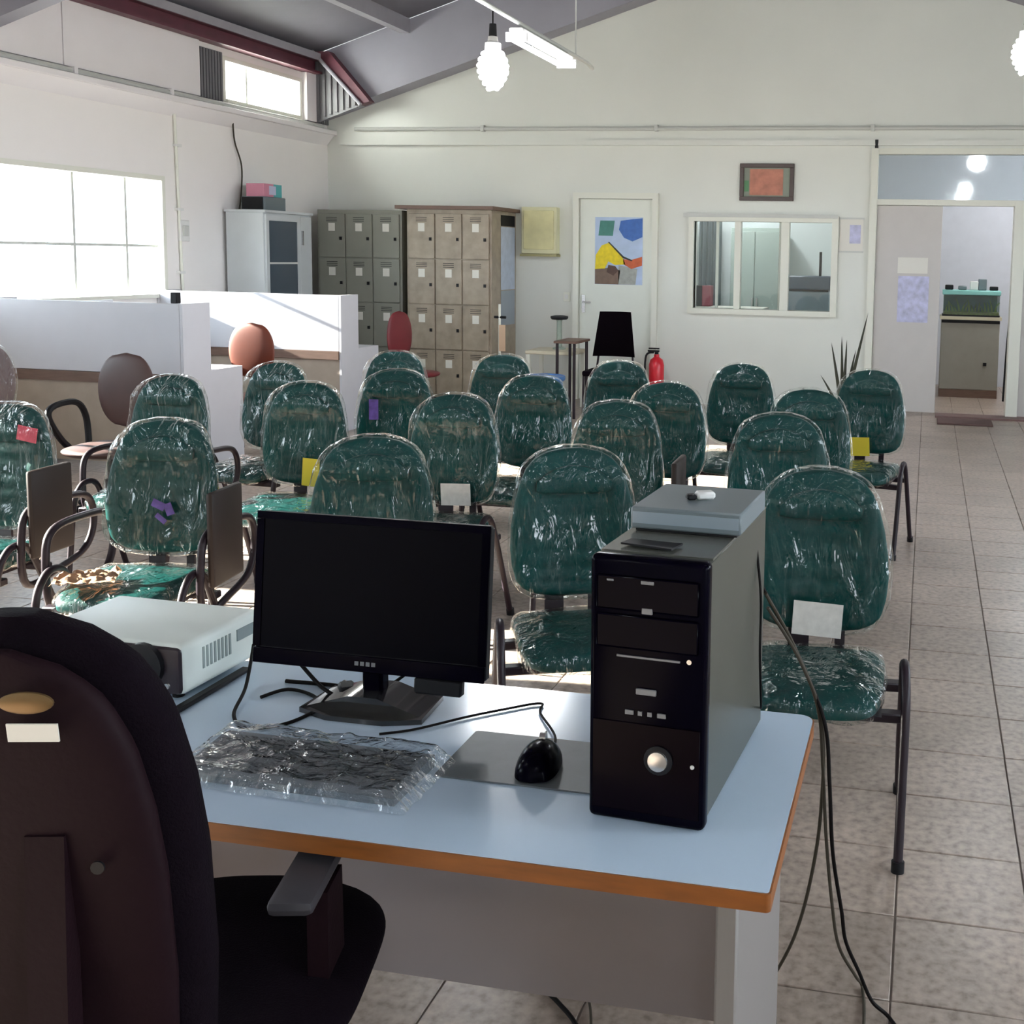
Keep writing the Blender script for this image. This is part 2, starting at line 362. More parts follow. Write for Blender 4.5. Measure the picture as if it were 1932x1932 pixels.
# back wall conduits
b = B().tube([(-6.7, YB-.03, 3.075), (XR, YB-.03, 3.075)], .022); cw = tag(b.build('wall_pipe', M_PIPE), 'grey pipe running along the back wall under the gable', 'pipe')
for x in (-5.1, -3.05, -.66, 1.0): slab('clamp', M_PIPE, cw, x-.02, x+.02, YB-.06, YB, 3.045, 3.115)
tag(slab('cable_trunking', M_WALL, None, -6.9, XR-.002, YB-.046, YB-.001, 2.89, 2.95), 'white cable trunking along the back wall below the pipe', 'trunking')
tag(B().tube([(-.61, YB-.03, 2.86), (-.61, YB-.05, 2.95)], .018).build('black_stub', M_BLACKP), 'short black stub on the back wall above the doorway corner', 'fitting')

# door with poster
d1 = struct(slab('door_1', M_DOOR, None, -3.93, -3.08, YB-.03, YB-.002, .01, 2.29, bev=.004))
slab('door_frame', M_FRAME, d1, -4.0, -3.935, YB-.07, YB, 0, 2.36); slab('door_frame', M_FRAME, d1, -3.075, -3.01, YB-.07, YB, 0, 2.36); slab('door_frame', M_FRAME, d1, -3.935, -3.075, YB-.07, YB, 2.295, 2.36)
hd = slab('handle_plate', M_SILVER, d1, -3.90, -3.86, YB-.04, YB-.03, 1.0, 1.2); B().tube([(-3.88, YB-.04, 1.12), (-3.88, YB-.08, 1.12), (-3.78, YB-.085, 1.12)], .009).build('lever', M_SILVER, hd)

# serving window
w5 = struct(B().box(-2.66, -2.60, YB-.05, YB+.10, 1.03, 2.13).box(-1.06, -.99, YB-.05, YB+.10, 1.03, 2.13).box(-2.60, -1.06, YB-.05, YB+.10, 2.06, 2.13).box(-2.60, -1.06, YB-.07, YB+.12, 1.03, 1.09).box(-2.14, -2.07, YB-.02, YB+.08, 1.09, 2.06).box(-1.62, -1.53, YB-.02, YB+.08, 1.09, 2.06).build('window_5', M_FRAME))
slab('head_strip', M_PIPE, w5, -2.72, -1.0, YB-.06, YB-.05, 2.105, 2.145)
for x0, x1 in ((-2.598, -2.142), (-2.068, -1.622), (-1.528, -1.062)): slab('pane', M_GLASS, w5, x0, x1, YB+.03, YB+.036, 1.092, 2.058)
for x0, x1 in ((-2.60, -2.33), (-1.68, -1.62)): slab('sliding_sash', M_FRAME, w5, x1-.03, x1, YB+.04, YB+.07, 1.092, 2.058)

# doorway on the right: posts, transom, fixed leaf
dw = struct(B().box(-.66, -.585, YB-.05, YB+.17, 0, 2.86).box(.86, .98, YB-.05, YB+.17, 0, 2.29).box(-.585, 1.55, YB-.03, YB+.12, 2.26, 2.32).box(-.585, 1.55, YB-.03, YB+.12, 2.80, 2.86).build('door_2', M_FRAME))
slab('transom_pane', M_TRANS, dw, -.584, 1.55, YB+.02, YB+.028, 2.321, 2.799)
lf = slab('door_leaf', M_LEAF, dw, -.58, .115, YB+.0, YB+.045, .02, 2.255, bev=.004)
slab('side_panel', M_LEAF, dw, .985, 1.55, YB+.0, YB+.045, .0, 2.255)
tag(slab('notice_paper', mat('lilac_print', (.50, .50, .68), .7, var=.25, scale=16), None, -.33, .0, YB-.006, YB-.001, 1.0, 1.50), 'pale lilac printed sheet stuck on the white door leaf', 'notice')
tag(slab('notice_paper', M_PAPER, None, -.34, -.02, YB-.006, YB-.001, 1.53, 1.70), 'small plain white sheet above the lilac sheet on the door leaf', 'notice')
struct(slab('trim_10', mat('brown_stone', (.14, .075, .07), .5, var=.2), None, .12, 1.55, YB-.25, YB+.02, 0, .02))
tag(B().box(.14, .70, 11.55, 11.98, .001, .018, bev=.004).build('door_mat', mat('brown_mat', (.10, .055, .05), .95, bump=.5, bscale=200)), 'dark brown doormat in front of the open doorway', 'mat')

# rooms behind the back wall
struct(slab('wall_corridor_back', mat('lilac_wall', (.56, .58, .64), .6, var=.03), None, -.9, 3.2, 15.4, 15.5, 0, 3.3))
struct(slab('wall_corridor_side', M_WALL, None, 3.1, 3.2, YB+.16, 15.4, 0, 3.3))
struct(slab('wall_office_side', M_WALL, None, -.85, -.75, YB+.16, 15.4, 0, 3.3))
struct(slab('wall_office_back', mat('office_wall', (.60, .66, .66), .5), None, -5.1, -.9, 14.9, 15.0, 0, 3.3))
struct(slab('wall_office_left', MATS['office_wall'], None, -5.2, -5.1, YB+.16, 15.0, 0, 3.3))
struct(slab('ceiling_back_rooms', M_UPPER, None, -5.2, 3.2, YB+.16, 15.5, 3.2, 3.3))
# ------------------------------------------------------------------ lamps
def cfl(name, loc, label, hang, power, group='compact fluorescent bulbs'):
    t = thing(name, loc, label, 'lamp', group)
    B().lathe([(.03, .16), (.034, .13), (.05, .12), (.052, .07), (.045, .055)]).build('bulb_base', M_WHITE, t)
    pts = []
    for k in range(2):
        b_ = B(); P = []
        for i in range(61):
            a = i/60*math.pi*2*3.0 + k*math.pi; z = .055 - i/60*.22; r = .075*math.sin(math.pi*min(1, .22+.78*i/60)*.93)+.012
            P.append((r*math.cos(a), r*math.sin(a), z))
        b_.tube(P, .017, n=8).build('spiral_tube', M_LAMP, t)
    B().lathe([(.022, .24), (.026, .16)]).build('lamp_holder', M_BLACKP, t)
    B().tube([(0, 0, .24), (0, 0, hang)], .005).build('flex', M_CORD, t)
    l = bpy.data.lights.new('bulb_light', 'POINT'); l.energy = power; l.shadow_soft_size = .11; l.color = (.93, .97, 1)
    lo = bpy.data.objects.new('bulb_light', l); COL.objects.link(lo); lo.parent = t; lo.location = (0, 0, -.06)
    return t
LP = 76
cfl('spiral_bulb', (-2.8, 6.9, 2.87), 'bright spiral bulb hanging left of the tube light', .32, LP)
cfl('spiral_bulb', (.60, 8.2, 3.14), 'bright spiral bulb at the top right corner of the photo', 1.4, LP)
for x, y, w_ in ((.62, 1.8, 'seen as the lower of the two glints in the transom glass'), (.62, -1.6, 'hanging behind the viewer on the right'), (-2.8, .6, 'added for fill light above the office chair, out of frame'), (-2.8, -2.4, 'added for fill light behind the viewer on the left'), (-5.4, 3.0, 'hanging unseen left of the frame near the window'), (3.0, 4.5, 'hanging unseen over the aisle right of the frame')):
    cfl('spiral_bulb', (x, y, 3.14), 'bright spiral bulb '+w_, roof_z(x)-3.14, LP*.20)  # unseen bulbs; those of the left row added for light
# rail carrying a twin-tube batten
rail = thing('lamp_rail', (-2.8, 0, 3.21), 'long thin pale rail carrying the tube light under the roof', 'rail')
B().tube([(0, 2.2, 0), (0, 8.9, 0), (0, 9.05, -.02)], .016).build('rail_tube', M_PIPE, rail)
for y in (2.4, 5.0, 8.6): B().tube([(0, y, .015), (0, y, roof_z(-2.8)-3.21)], .006).build('suspension_wire', M_PIPE, rail)
fx = thing('tube_light', (-2.8, 7.85, 3.19), 'lit twin-tube fluorescent batten under the pale rail', 'lamp')
B().box(-.05, .05, -.55, .55, -.05, -.018, bev=.008).build('batten', M_WHITE, fx)
for s in (-1, 1):
    B().cyl((s*.05, -.52, -.085), (s*.05, .52, -.085), .018).build('fluorescent_tube', M_LAMP, fx)
for y in (-.53, .53): B().box(-.075, .075, y-.012, y+.012, -.11, -.05).build('end_holder', M_WHITE, fx)
l = bpy.data.lights.new('tube_glow', 'AREA'); l.shape = 'RECTANGLE'; l.size = .12; l.size_y = 1.0; l.energy = 26; l.color = (.93, .97, 1)
lo = bpy.data.objects.new('tube_glow', l); COL.objects.link(lo); lo.parent = fx; lo.location = (0, 0, -.11)
# unseen ceiling lights added to light the rooms behind
def panel_lamp(x, y, label, e):
    t = thing('fill_ceiling_light', (x, y, 3.2), label, 'lamp', 'added ceiling lights of the back rooms')
    B().lathe([(.16, 0), (.16, -.03), (.14, -.07), (.05, -.09)]).build('globe', M_LAMP, t)
    B().lathe([(.18, 0), (.18, -.02)]).build('rim', M_WHITE, t)
    l = bpy.data.lights.new('globe_light', 'POINT'); l.energy = e; l.shadow_soft_size = .12; o = bpy.data.objects.new('globe_light', l); COL.objects.link(o); o.parent = t; o.location = (0, 0, -.22)
panel_lamp(-2.6, 13.7, 'round ceiling light added to light the office behind the serving window', 42)
panel_lamp(1.5, 13.6, 'round ceiling light added to light the room behind the open doorway', 48)

# ------------------------------------------------------------------ green chairs
def prof(tbl, t):
    for (a, b_), (c, d) in zip(tbl, tbl[1:]):
        if t <= c: return b_ + (d-b_)*(t-a)/(c-a)
    return tbl[-1][1]
HW = [(0, .07), (.02, .125), (.06, .168), (.12, .192), (.22, .206), (.35, .212), (.5, .208), (.65, .196), (.78, .178), (.87, .158), (.93, .132), (.97, .10), (.99, .07), (1, .035)]
TH = [(0, .012), (.03, .026), (.1, .036), (.3, .040), (.8, .034), (.95, .026), (1, .010)]
Z_LO, Z_HI = .515, 1.005
def back_surf(u, t, off=0, wr=0, seed=0):
    t2 = t
    w = prof(HW, t2) + off; d = prof(TH, t2) + off
    a = 2*math.pi*u; c, s = math.cos(a), math.sin(a)
    ex = .62
    x = w*math.copysign(abs(c)**ex, c); y = d*math.copysign(abs(s)**ex, s)
    z = Z_LO + (Z_HI-Z_LO)*t2 + (off*(2*t2-1))
    bow = -.05*(1-(x/.22)**2)*0 + .030*(x/.21)**2*-1     # wings curl toward the sitter
    if not wr:
        if s < 0 and abs(x) < .125 and .08 < t2 < .80:
            e = min(1, (.125-abs(x))/.02); y += e*(.012 - .007*abs(math.sin((t2-.08)/.72*math.pi*6)))
    else:
        p = Vector((x*9+seed*3.1, y*9, z*3+seed))
        f = noise.noise(p)*.010 + noise.noise(Vector((x*28+seed, y*20, z*7)))*.006 + noise.noise(Vector((x*60, seed, z*12)))*.002
        x += f*math.copysign(1, c)*abs(c); y += f*math.copysign(1, s)*(.4+.6*abs(s))
    if wr and s < 0: y -= .030*math.exp(-((t2-.80)/.13)**2)
    lean = (z-1.0)*.10
    return Vector((x, y + bow + lean, z))
me_back = B().surf(lambda u, t: back_surf(u, t), 48, 44).mesh('backrest', M_GREEN, 60)
me_wraps = [B().surf(lambda u, t: back_surf(u, t, .011, 1, k), 72, 40).mesh('plastic_wrap', M_WRAP, 180) for k in range(4)]
def pillow(u, t):
    a = 2*math.pi*u; c, s = math.cos(a), math.sin(a); k = math.sin(math.pi*min(max(t, .02), .98))**.4
    x = (t-.5)*.25; y = -.036 + .022*k*c - .030*(x/.21)**2; z = .905 + .048*k*s - .02*(2*t-1)**2
    return Vector((x, y + (z-1)*.10, z))
me_head = B().surf(pillow, 18, 22).mesh('headrest', M_GREEN, 60)
def seat_surf(u, t, off=0, wr=0, seed=0):
    a = 2*math.pi*u; c, s = math.cos(a), math.sin(a)
    tt = [(0, .15), (.08, .195), (.2, .205), (1, .205)]
    yy = -.475 + .43*t
    e = (abs(2*t-1))**6
    w = (.215 - .03*(1-t))*(1-.25*e) + off; d = .042*(1-.55*e) + off
    x = w*math.copysign(abs(c)**.55, c); z = .435 + d*math.copysign(abs(s)**.6, s) + .008*math.sin(t*math.pi)
    if s > 0 and not wr: z -= .012*(1-min(1, (x/.17)**2))*math.sin(t*math.pi)
    if s < 0: z = max(z, .405-off*.3)
    if wr: f = noise.noise(Vector((x*14+seed, yy*14, z*10)))*.010; z += f; x += f
    return Vector((x, yy + (off if t > .5 else -off)*abs(2*t-1), z - .012*(1-t)**4))
me_seat = B().surf(lambda u, t: seat_surf(u, t), 40, 24).mesh('seat', M_GREEN, 60)
me_swrap = [B().surf(lambda u, t: seat_surf(u, t, .008, 1, k), 48, 24).mesh('seat_wrap', M_WRAP, 180) for k in range(2)]
def side_frame(s):
    return B().tube([(s*.245, -.50, .002), (s*.25, -.46, .2), (s*.255, -.42, .42), (s*.255, -.375, .495), (s*.255, -.32, .515), (s*.255, -.265, .495), (s*.258, -.22, .42), (s*.262, -.12, .2), (s*.268, -.04, .002)], .0135, n=10, smooth=5).mesh('side_frame', M_BLACKM, 60)
me_side = [side_frame(-1), side_frame(1)]
me_feet = [[B().cyl((s*.245, -.50, 0), (s*.2455, -.497, .03), .018).mesh('rubber_foot', M_BLACKP), B().cyl((s*.268, -.04, 0), (s*.2675, -.045, .03), .018).mesh('rubber_foot', M_BLACKP)] for s in (-1, 1)]
me_cross = B().box(-.25, .25, -.40, -.36, .375, .402, bev=.004).box(-.255, .255, -.17, -.13, .375, .402, bev=.004).box(-.19, .19, -.44, -.08, .398, .408).mesh('under_frame', M_BLACKM)
def jbar(x, w): return B().prism([(-.20, .385), (-.03, .385), (.005, .40), (.012, .44), (.018, .66), (.008, .66), (0, .45), (-.03, .40), (-.20, .398)], 'x', x-w/2, x+w/2).mesh('back_support', M_BLACKM)
me_j = [jbar(-.06, .065), jbar(.07, .03)]
def arm_loop(s): return B().tube([(s*.275, -.30, .36), (s*.28, -.32, .56), (s*.28, -.27, .645), (s*.28, -.10, .655), (s*.28, .05, .63), (s*.28, .085, .52), (s*.278, .03, .42), (s*.27, -.10, .375)], .014, n=10, closed=True, smooth=6).mesh('arm_loop', M_BLACKM, 60)
me_arm = [arm_loop(-1), arm_loop(1)]
me_tab = B().box(.296, .322, -.31, -.085, .46, .80, bev=.010, seg=2).mesh('writing_tablet', mat('tablet_brown_black', (.020, .012, .010), .5, spec=.3))
me_tabh = B().cyl((.28, -.22, .60), (.298, -.22, .60), .022).mesh('tablet_hinge', M_BLACKM)

def chair(pos, rz, label, var, cards=(), arms=False, tablet=False):
    t = thing('visitor_chair', (pos[0], pos[1], 0), label, 'chair', 'green vinyl chairs set out in four rows', math.radians(rz))
    bk = link('backrest', me_back, t); link('headrest', me_head, t); link('plastic_wrap', me_wraps[var % 4], t)
    link('seat', me_seat, t); link('seat_wrap', me_swrap[var % 2], t)
    for k in (0, 1):
        f = link('side_frame', me_side[k], t)
        for m in me_feet[k]: link('rubber_foot', m, f)
    link('under_frame', me_cross, t)
    for m in me_j: link('back_support', m, t)
    if arms:
        for m in me_arm: link('arm_loop', m, t)
    if tablet: tb_ = link('writing_tablet', me_tab, t); link('tablet_hinge', me_tabh, tb_)
    for (nm, x, z, w, h, m, tilt) in cards:
        c = B().box(-w/2, w/2, -.001, .001, -h/2, h/2).build(nm, m, t, (x, -.072 + (z-1)*.1, z), (0, math.radians(tilt), 0))
        if nm == 'hang_tag': c['label'] = 'yellow hang tag'
        elif nm == 'label_card': c['label'] = 'white printed label card'
        else: c['label'] = 'coloured print on the wrap'
    return t
M_CARD = mat('label_print', (.62, .60, .56), .6, var=.10, scale=40)
M_PURP = mat('purple_print', (.10, .06, .26), .4, var=.5, scale=30)
M_REDP = mat('red_print', (.55, .05, .09), .4, var=.3, scale=20)
FR = 'front row'
chair((-.30, 3.40), 4, 'green chair nearest the floor cords, front row far right, white label low on its back', 0, [('label_card', .0, .567, .15, .105, M_CARD, 3)])
chair((-1.156, 3.55), 24, 'green chair seen between the monitor and the tower case, front row', 1)
chair((-1.88, 3.55), 16, 'green chair directly behind the monitor, front row', 2)
chair((-2.78, 3.67), 8, 'green chair left of the monitor with purple print and sunlit seat', 3, [('printed_mark', .01, .705, .05, .03, M_PURP, 25), ('printed_mark', .05, .69, .03, .045, M_PURP, -20), ('printed_mark', .02, .655, .045, .02, M_PURP, 40)], arms=True, tablet=True)
chair((-3.63, 3.85), 4, 'green chair cut by the left edge with a red print near its top', 0, [('printed_mark', .13, .90, .085, .06, M_REDP, 10)], arms=True, tablet=True)
chair((-.59, 4.58), 8, 'green chair behind the tower case, second row far right', 2)
chair((-1.33, 4.75), 2, 'green chair in the second row with a dark upright tablet at its side', 3, arms=True, tablet=True)
chair((-2.10, 4.75), 2, 'green chair with a white label card, second row behind the monitor top', 0, [('label_card', .035, .565, .14, .10, M_CARD, -2)])
chair((-2.95, 4.93), 4, 'green chair with a yellow tag, second row left of the white-carded one', 1, [('hang_tag', .055, .585, .085, .135, M_YEL, 4)])
chair((-3.72, 4.97), 2, 'green chair just behind the purple-printed one, second row far left', 2, arms=True)
chair((-.565, 5.53), 6, 'green chair in the third row, far right', 1)
chair((-1.30, 5.58), 0, 'green chair in the third row, second from the right', 0)
chair((-2.04, 5.64), 2, 'green chair in the third row, middle of the five', 3)
chair((-2.83, 5.62), 12, 'green chair in the third row, second from the left, lilac spot on its wrap', 2, [('printed_mark', -.11, .80, .05, .11, M_PURP, 0)])
chair((-3.62, 5.75), -4, 'green chair in the third row, far left before the white cubicle', 1)
chair((-.31, 6.66), -8, 'green chair with a yellow tag, back row far right under the spiky leaves', 1, [('hang_tag', -.04, .56, .12, .11, M_YEL, -3)])
chair((-1.105, 6.75), 0, 'green chair in the back row, second from the right', 0)
chair((-1.85, 6.61), 4, 'green chair in the back row, in front of the red extinguisher', 3)
chair((-2.66, 6.74), 6, 'green chair in the back row, second from the left, before the blue bin', 2)
chair((-3.37, 6.68), 10, 'green chair in the back row, far left before the lockers', 0)
cp = B().sheet(lambda u, v: Vector(((u-.5)*.20, (v-.5)*.15, .004 + .03*abs(noise.noise(Vector((u*5, v*5, 1))))+.012*abs(noise.noise(Vector((u*14, v*14, 3)))))), 20, 14, .0015)
tag(cp.build('crumpled_sheet', mat('tan_sheet', (.45, .30, .20), .5, var=.3, scale=14), None, (-2.84, 3.30, .492), (0, 0, .5)), 'crumpled tan sheet lying on the sunlit chair seat', 'paper')

# ------------------------------------------------------------------ swivel chairs by the cubicles
def swivel(pos, rz, label, m, hb=.42, zt=1.02, wb=.42, arms=False, wrap=False):
    t = thing('swivel_chair', (*pos, 0), label, 'chair', None, math.radians(rz))
    def bs(u, v, off=0, sd=None):
        a = 2*math.pi*u; c, s = math.cos(a), math.sin(a); k = math.sqrt(max(0.0, 1-(2*v-1)**2))**.75
        x = (wb/2*max(k, .04)+off)*c; y = (.035*max(k, .2)+off)*s + .18 - .25*x*x; z = zt-hb + hb*v + off*(2*v-1)
        if sd is not None: f = noise.noise(Vector((x*16+sd, y*16, z*6)))*.012; x += f; y += f
        return Vector((x, y, z))
    bk = B().surf(lambda u, v: bs(u, v), 32, 26).build('backrest', m, t, ang=60)
    if wrap: B().surf(lambda u, v: bs(u, v, .012, 2), 44, 26).build('plastic_wrap', M_WRAP, t, ang=180)
    B().prism([(.215, zt-hb*.4), (.235, zt-hb*.4), (.235, .40), (.05, .36), (.05, .375), (.215, .42)], 'x', -.03, .03).build('back_bracket', M_BLACKM, t)
    def ss(u, v):
        a = 2*math.pi*u; c, s = math.cos(a), math.sin(a); k = max(.05, 1-abs(2*v-1)**4)**.6
        return Vector((.23*k*math.copysign(abs(c)**.7, c), -.25+.44*v, .435 + .038*k*s))
    B().surf(ss, 28, 20).build('seat', m, t, ang=60)
    B().cyl((0, 0, .10), (0, 0, .40), .025).cyl((0, 0, .10), (0, 0, .25), .04).build('gas_column', M_BLACKP, t)
    for k in range(5):
        a = 2*math.pi*k/5+.3; c, s = math.cos(a), math.sin(a)
        lg = B().tube([(0, 0, .12), (.15*c, .15*s, .105), (.29*c, .29*s, .075)], .018).build('base_arm', M_BLACKP, t)
        B().cyl((.29*c-.014*s, .29*s+.014*c, .028), (.29*c+.014*s, .29*s-.014*c, .028), .028).build('castor', M_BLACKP, lg)
    if arms:
        for s in (-1, 1): B().tube([(s*.25, .16, .42), (s*.27, .17, .60), (s*.27, .08, .70), (s*.27, -.12, .70), (s*.27, -.17, .64), (s*.265, -.08, .50), (s*.24, .0, .41)], .019, smooth=6, closed=False).build('arm_loop', M_BLACKP, t)
    return t
swivel((-4.80, 5.82), 6, 'brown swivel chair with black arm loops and a sunlit seat, before the cubicle', M_BROWNV, arms=True, zt=1.0, hb=.46, wb=.37)
swivel((-5.5, 8.15), 0, 'rust orange swivel chair with a domed back behind the near cubicle', M_ORANGE, zt=1.04, hb=.46, wb=.42)
swivel((-5.05, 10.35), 75, 'red swivel chair turned sideways in front of the lockers', M_REDV, zt=1.06, hb=.5, wb=.36)
swivel((-5.66, 5.95), 80, 'plastic-wrapped brown chair at the left edge, turned sideways', mat('pinkish_brown_vinyl', (.13, .085, .09), .4), wrap=True, zt=1.02, hb=.5)
# ------------------------------------------------------------------ cubicles along the left wall
def carrel(y, x0, label):
    t = thing('study_cubicle', (0, y, 0), label, 'cubicle', 'white cubicles by the window')
    H = 1.25
    slab('back_panel', M_CARR, t, x0, -5.225, 0, .022, .74, H, bev=.002)
    B().prism([(0, .0), (.69, .0), (.69, .75), (.31, .75), (.31, H), (0, H)], 'x', -5.222, -5.20).build('end_panel', M_CARR, t)
    B().prism([(0, .0), (.69, .0), (.69, .75), (.31, .75), (.31, H), (0, H)], 'x', x0-.025, x0-.002).build('end_panel', M_CARR, t)
    xm = (x0-5.2)/2
    if -5.2-x0 > 1.2: B().box(xm-.01, xm+.01, .025, .31, .76, H).build('divider', M_CARR, t)
    dt = slab('desk_board', M_CARR, t, x0, -5.225, .025, .69, .725, .75); slab('edge_band', M_WOODD, dt, x0, -5.225, -.012, .022, .665, .738)
    slab('lower_panel', M_CARRB, t, x0, -5.225, .004, .022, .08, .663)
    return t
carrel(7.05, -6.84, 'near white cubicle below the bright window')
carrel(9.23, -7.04, 'far white cubicle with a sunlit back panel in front of the lockers')
tag(B().box(-5.30, -5.25, 7.06, 7.11, 1.252, 1.33, bev=.004).build('small_black_box', M_BLACKP), 'small black box standing on the near cubicle wall', 'box')  # small black thing of unknown use, modelled as a plain box

# ------------------------------------------------------------------ cabinet, lockers and wall things at the back
c = thing('glass_door_cabinet', (-6.8, 10.65, 0), 'tall white cabinet with smoky glass doors in the left corner', 'cabinet')
B().box(-.22, .20, -.42, .46, .06, 2.02, bev=.004).build('body', M_CABW, c); slab('plinth', M_BLACKP, c, -.20, .18, -.40, .44, 0, .06)
slab('cornice', M_CABW, c, -.23, .225, -.43, .47, 2.02, 2.045)
dd = B().box(.20, .22, -.40, -.35, .80, 2.0).box(.20, .22, .17, .22, .80, 2.0).box(.20, .22, -.35, .17, 1.94, 2.0).box(.20, .22, -.35, .17, .80, .86).build('door', M_CABW, c)
slab('door_glass', M_DGLASS, dd, .202, .212, -.35, .17, .86, 1.94); slab('shelf_edge', M_PIPE, dd, .212, .216, -.35, .17, 1.50, 1.52)
sd_ = slab('side_door', M_CABW, c, .20, .22, .225, .44, .80, 2.0, bev=.003); slab('handle', M_SILVER, sd_, .22, .24, .24, .255, 1.70, 1.85)
for y0, y1 in ((-.40, .015), (.025, .44)):
    lo_ = slab('lower_door', M_CABW, c, .20, .22, y0, y1, .10, .785, bev=.003); slab('handle', M_SILVER, lo_, .22, .24, .0-.02 if y0 < 0 else .04, .0 if y0 < 0 else .06, .6, .72)
p_ = thing('grey_device', (-6.80, 10.55, 2.046), 'grey box-shaped device on top of the white cabinet', 'box'); B().box(-.15, .12, -.16, .22, 0, .14, bev=.008).build('case', M_GREYBOX, p_); slab('dark_end', M_BLACKP, p_, -.13, .10, -.175, -.16, .01, .13)
q_ = thing('printed_carton', (-6.80, 10.56, 2.188), 'small red, lilac and teal carton lying on the grey device', 'carton')
B().box(-.10, .10, -.15, .02, 0, .13).build('carton_half', mat('pink_card', (.55, .22, .30), .6), q_); B().box(-.10, .10, .02, .17, 0, .13).build('carton_half', mat('teal_card', (.08, .36, .37), .6), q_); B().box(.1, .103, -.06, .06, .02, .11).build('carton_label', mat('lilac_card', (.5, .5, .65), .6), q_)

def locker(x0, x1, y0, y1, h, m, label, rows, notes=False):
    t = thing('locker', ((x0+x1)/2, y0, 0), label, 'locker', 'steel lockers on the back wall'); w = (x1-x0)/2; D_ = y1-y0
    B().box(-w, w, .02, D_, .05, h).build('body', m, t); slab('plinth', M_BLACKP, t, -w+.02, w-.02, .04, D_-.02, 0, .05)
    n = 3; dw_ = (2*w-.04)/n; rh = (h-.12)/rows
    for i in range(n):
        for j in range(rows):
            a = -w+.02+i*dw_; z = .08+j*rh
            d = B().box(a+.006, a+dw_-.006, 0, .018, z+.006, z+rh-.006, bev=.003).build('door', m, t)
            slab('name_card', M_PAPER, d, a+dw_*.38, a+dw_*.62, -.002, 0, z+rh*.60, z+rh*.78)
            for k in (0, 1, 2): slab('vent_slot', M_BLACKP, d, a+dw_*.3, a+dw_*.7, -.0015, 0, z+rh*.90-k*.02, z+rh*.90-k*.02+.006)
            slab('lock', M_BLACKP, d, a+dw_*.80, a+dw_*.88, -.012, 0, z+rh*.40, z+rh*.47)
    return t
locker(-6.83, -5.80, 11.62, 12.24, 2.11, M_LOCK, 'grey-green steel locker in the left back corner', 4)
l2 = locker(-5.68, -4.69, 11.50, 12.24, 2.12, M_LOCKB, 'beige steel locker with paper labels, right of the grey-green one', 4)
slab('top_board', M_WOODD, l2, -.60, .54, -.06, .76, 2.121, 2.16)
slab('side_notice', mat('blue_paper', (.46, .52, .62), .7, var=.1, scale=14), l2, .497, .499, .28, .70, 1.25, 1.95); slab('side_notice', M_BLACKP, l2, .497, .4995, .28, .70, 1.96, 2.08)
slab('side_notice', mat('grey_paper', (.30, .34, .38), .7), l2, .497, .499, .28, .70, .85, 1.24)

fz = thing('fuse_box', (-4.39, YB, 1.66), 'cream metal fuse box on the back wall beside the lockers', 'fuse box')
B().box(-.21, .21, -.12, -.001, 0, .53, bev=.006).build('case', M_CREAM, fz); B().box(-.18, .18, -.135, -.12, .05, .49, bev=.004).build('cover', mat('cream_cover', (.66, .62, .34), .45, var=.15, scale=5), fz); slab('shelf_lip', mat('ochre_edge', (.36, .33, .16), .5), fz, -.22, .22, -.14, -.001, -.03, -.002)
# poster
po = thing('poster', (-3.468, YB-.031, 1.71), 'colourful poster with a yellow figure on the cream door', 'poster')
B().box(-.28, .28, -.003, -.001, -.38, .38).build('sheet', mat('poster_sky', (.42, .52, .70), .5, var=.12, scale=6), po)
def ppoly(n, pts, col, k): B().prism(pts, 'y', -.0035-.0006*k, -.0030-.0006*k).build(n, mat(n+'_ink', col, .5, var=.15, scale=20), po)
ppoly('green_block', [(-.24, .17), (-.07, .17), (-.05, .34), (-.22, .34)], (.05, .20, .17), 1)
ppoly('blue_block', [(.0, .24), (.06, .15), (.16, .11), (.275, .16), (.275, .37), (.16, .36), (.02, .34)], (.04, .13, .42), 1)
ppoly('brown_ground', [(-.278, -.378), (.0, -.378), (.02, -.22), (-.1, -.19), (-.278, -.21)], (.16, .10, .07), 1)
ppoly('grey_ground', [(.0, -.378), (.2, -.378), (.22, -.2), (.0, -.16)], (.35, .36, .33), 1)
ppoly('yellow_figure', [(-.278, -.21), (-.27, -.05), (-.2, .06), (-.12, .09), (-.02, .02), (.05, -.08), (.08, -.15), (-.04, -.16), (-.12, -.12), (-.16, -.2)], (.75, .58, .005), 2)
ppoly('black_outline', [(-.13, .10), (-.11, .10), (.06, -.06), (.16, -.10), (.16, -.115), (.05, -.08), (-.10, .07)], (.02, .02, .02), 3)
ppoly('red_arm', [(.05, -.09), (.14, -.10), (.275, -.06), (.275, -.16), (.15, -.2), (.06, -.15)], (.52, .10, .03), 2)
ppoly('dark_mark', [(-.12, -.16), (-.04, -.17), (.0, -.22), (-.06, -.28), (-.14, -.24)], (.07, .03, .02), 3)
pf = thing('picture_frame', (-1.795, YB, 2.29), 'dark framed picture with a reddish print above the serving window', 'picture')
B().box(-.30, .30, -.04, -.002, 0, .045, bev=.004).box(-.30, .30, -.04, -.002, .36, .405, bev=.004).box(-.30, -.255, -.04, -.002, .045, .36, bev=.004).box(.255, .30, -.04, -.002, .045, .36, bev=.004).build('frame', mat('frame_brown', (.06, .035, .03), .4), pf)
slab('mount', mat('mount_grey', (.24, .27, .22), .6), pf, -.255, .255, -.015, -.003, .045, .36); B().box(-.19, .18, -.02, -.016, .06, .345).build('print', mat('red_print_sheet', (.47, .19, .13), .6, var=.3, scale=9), pf); B().box(-.25, -.20, -.02, -.016, .10, .22).build('green_strip', mat('green_ink', (.10, .25, .12), .6), pf)
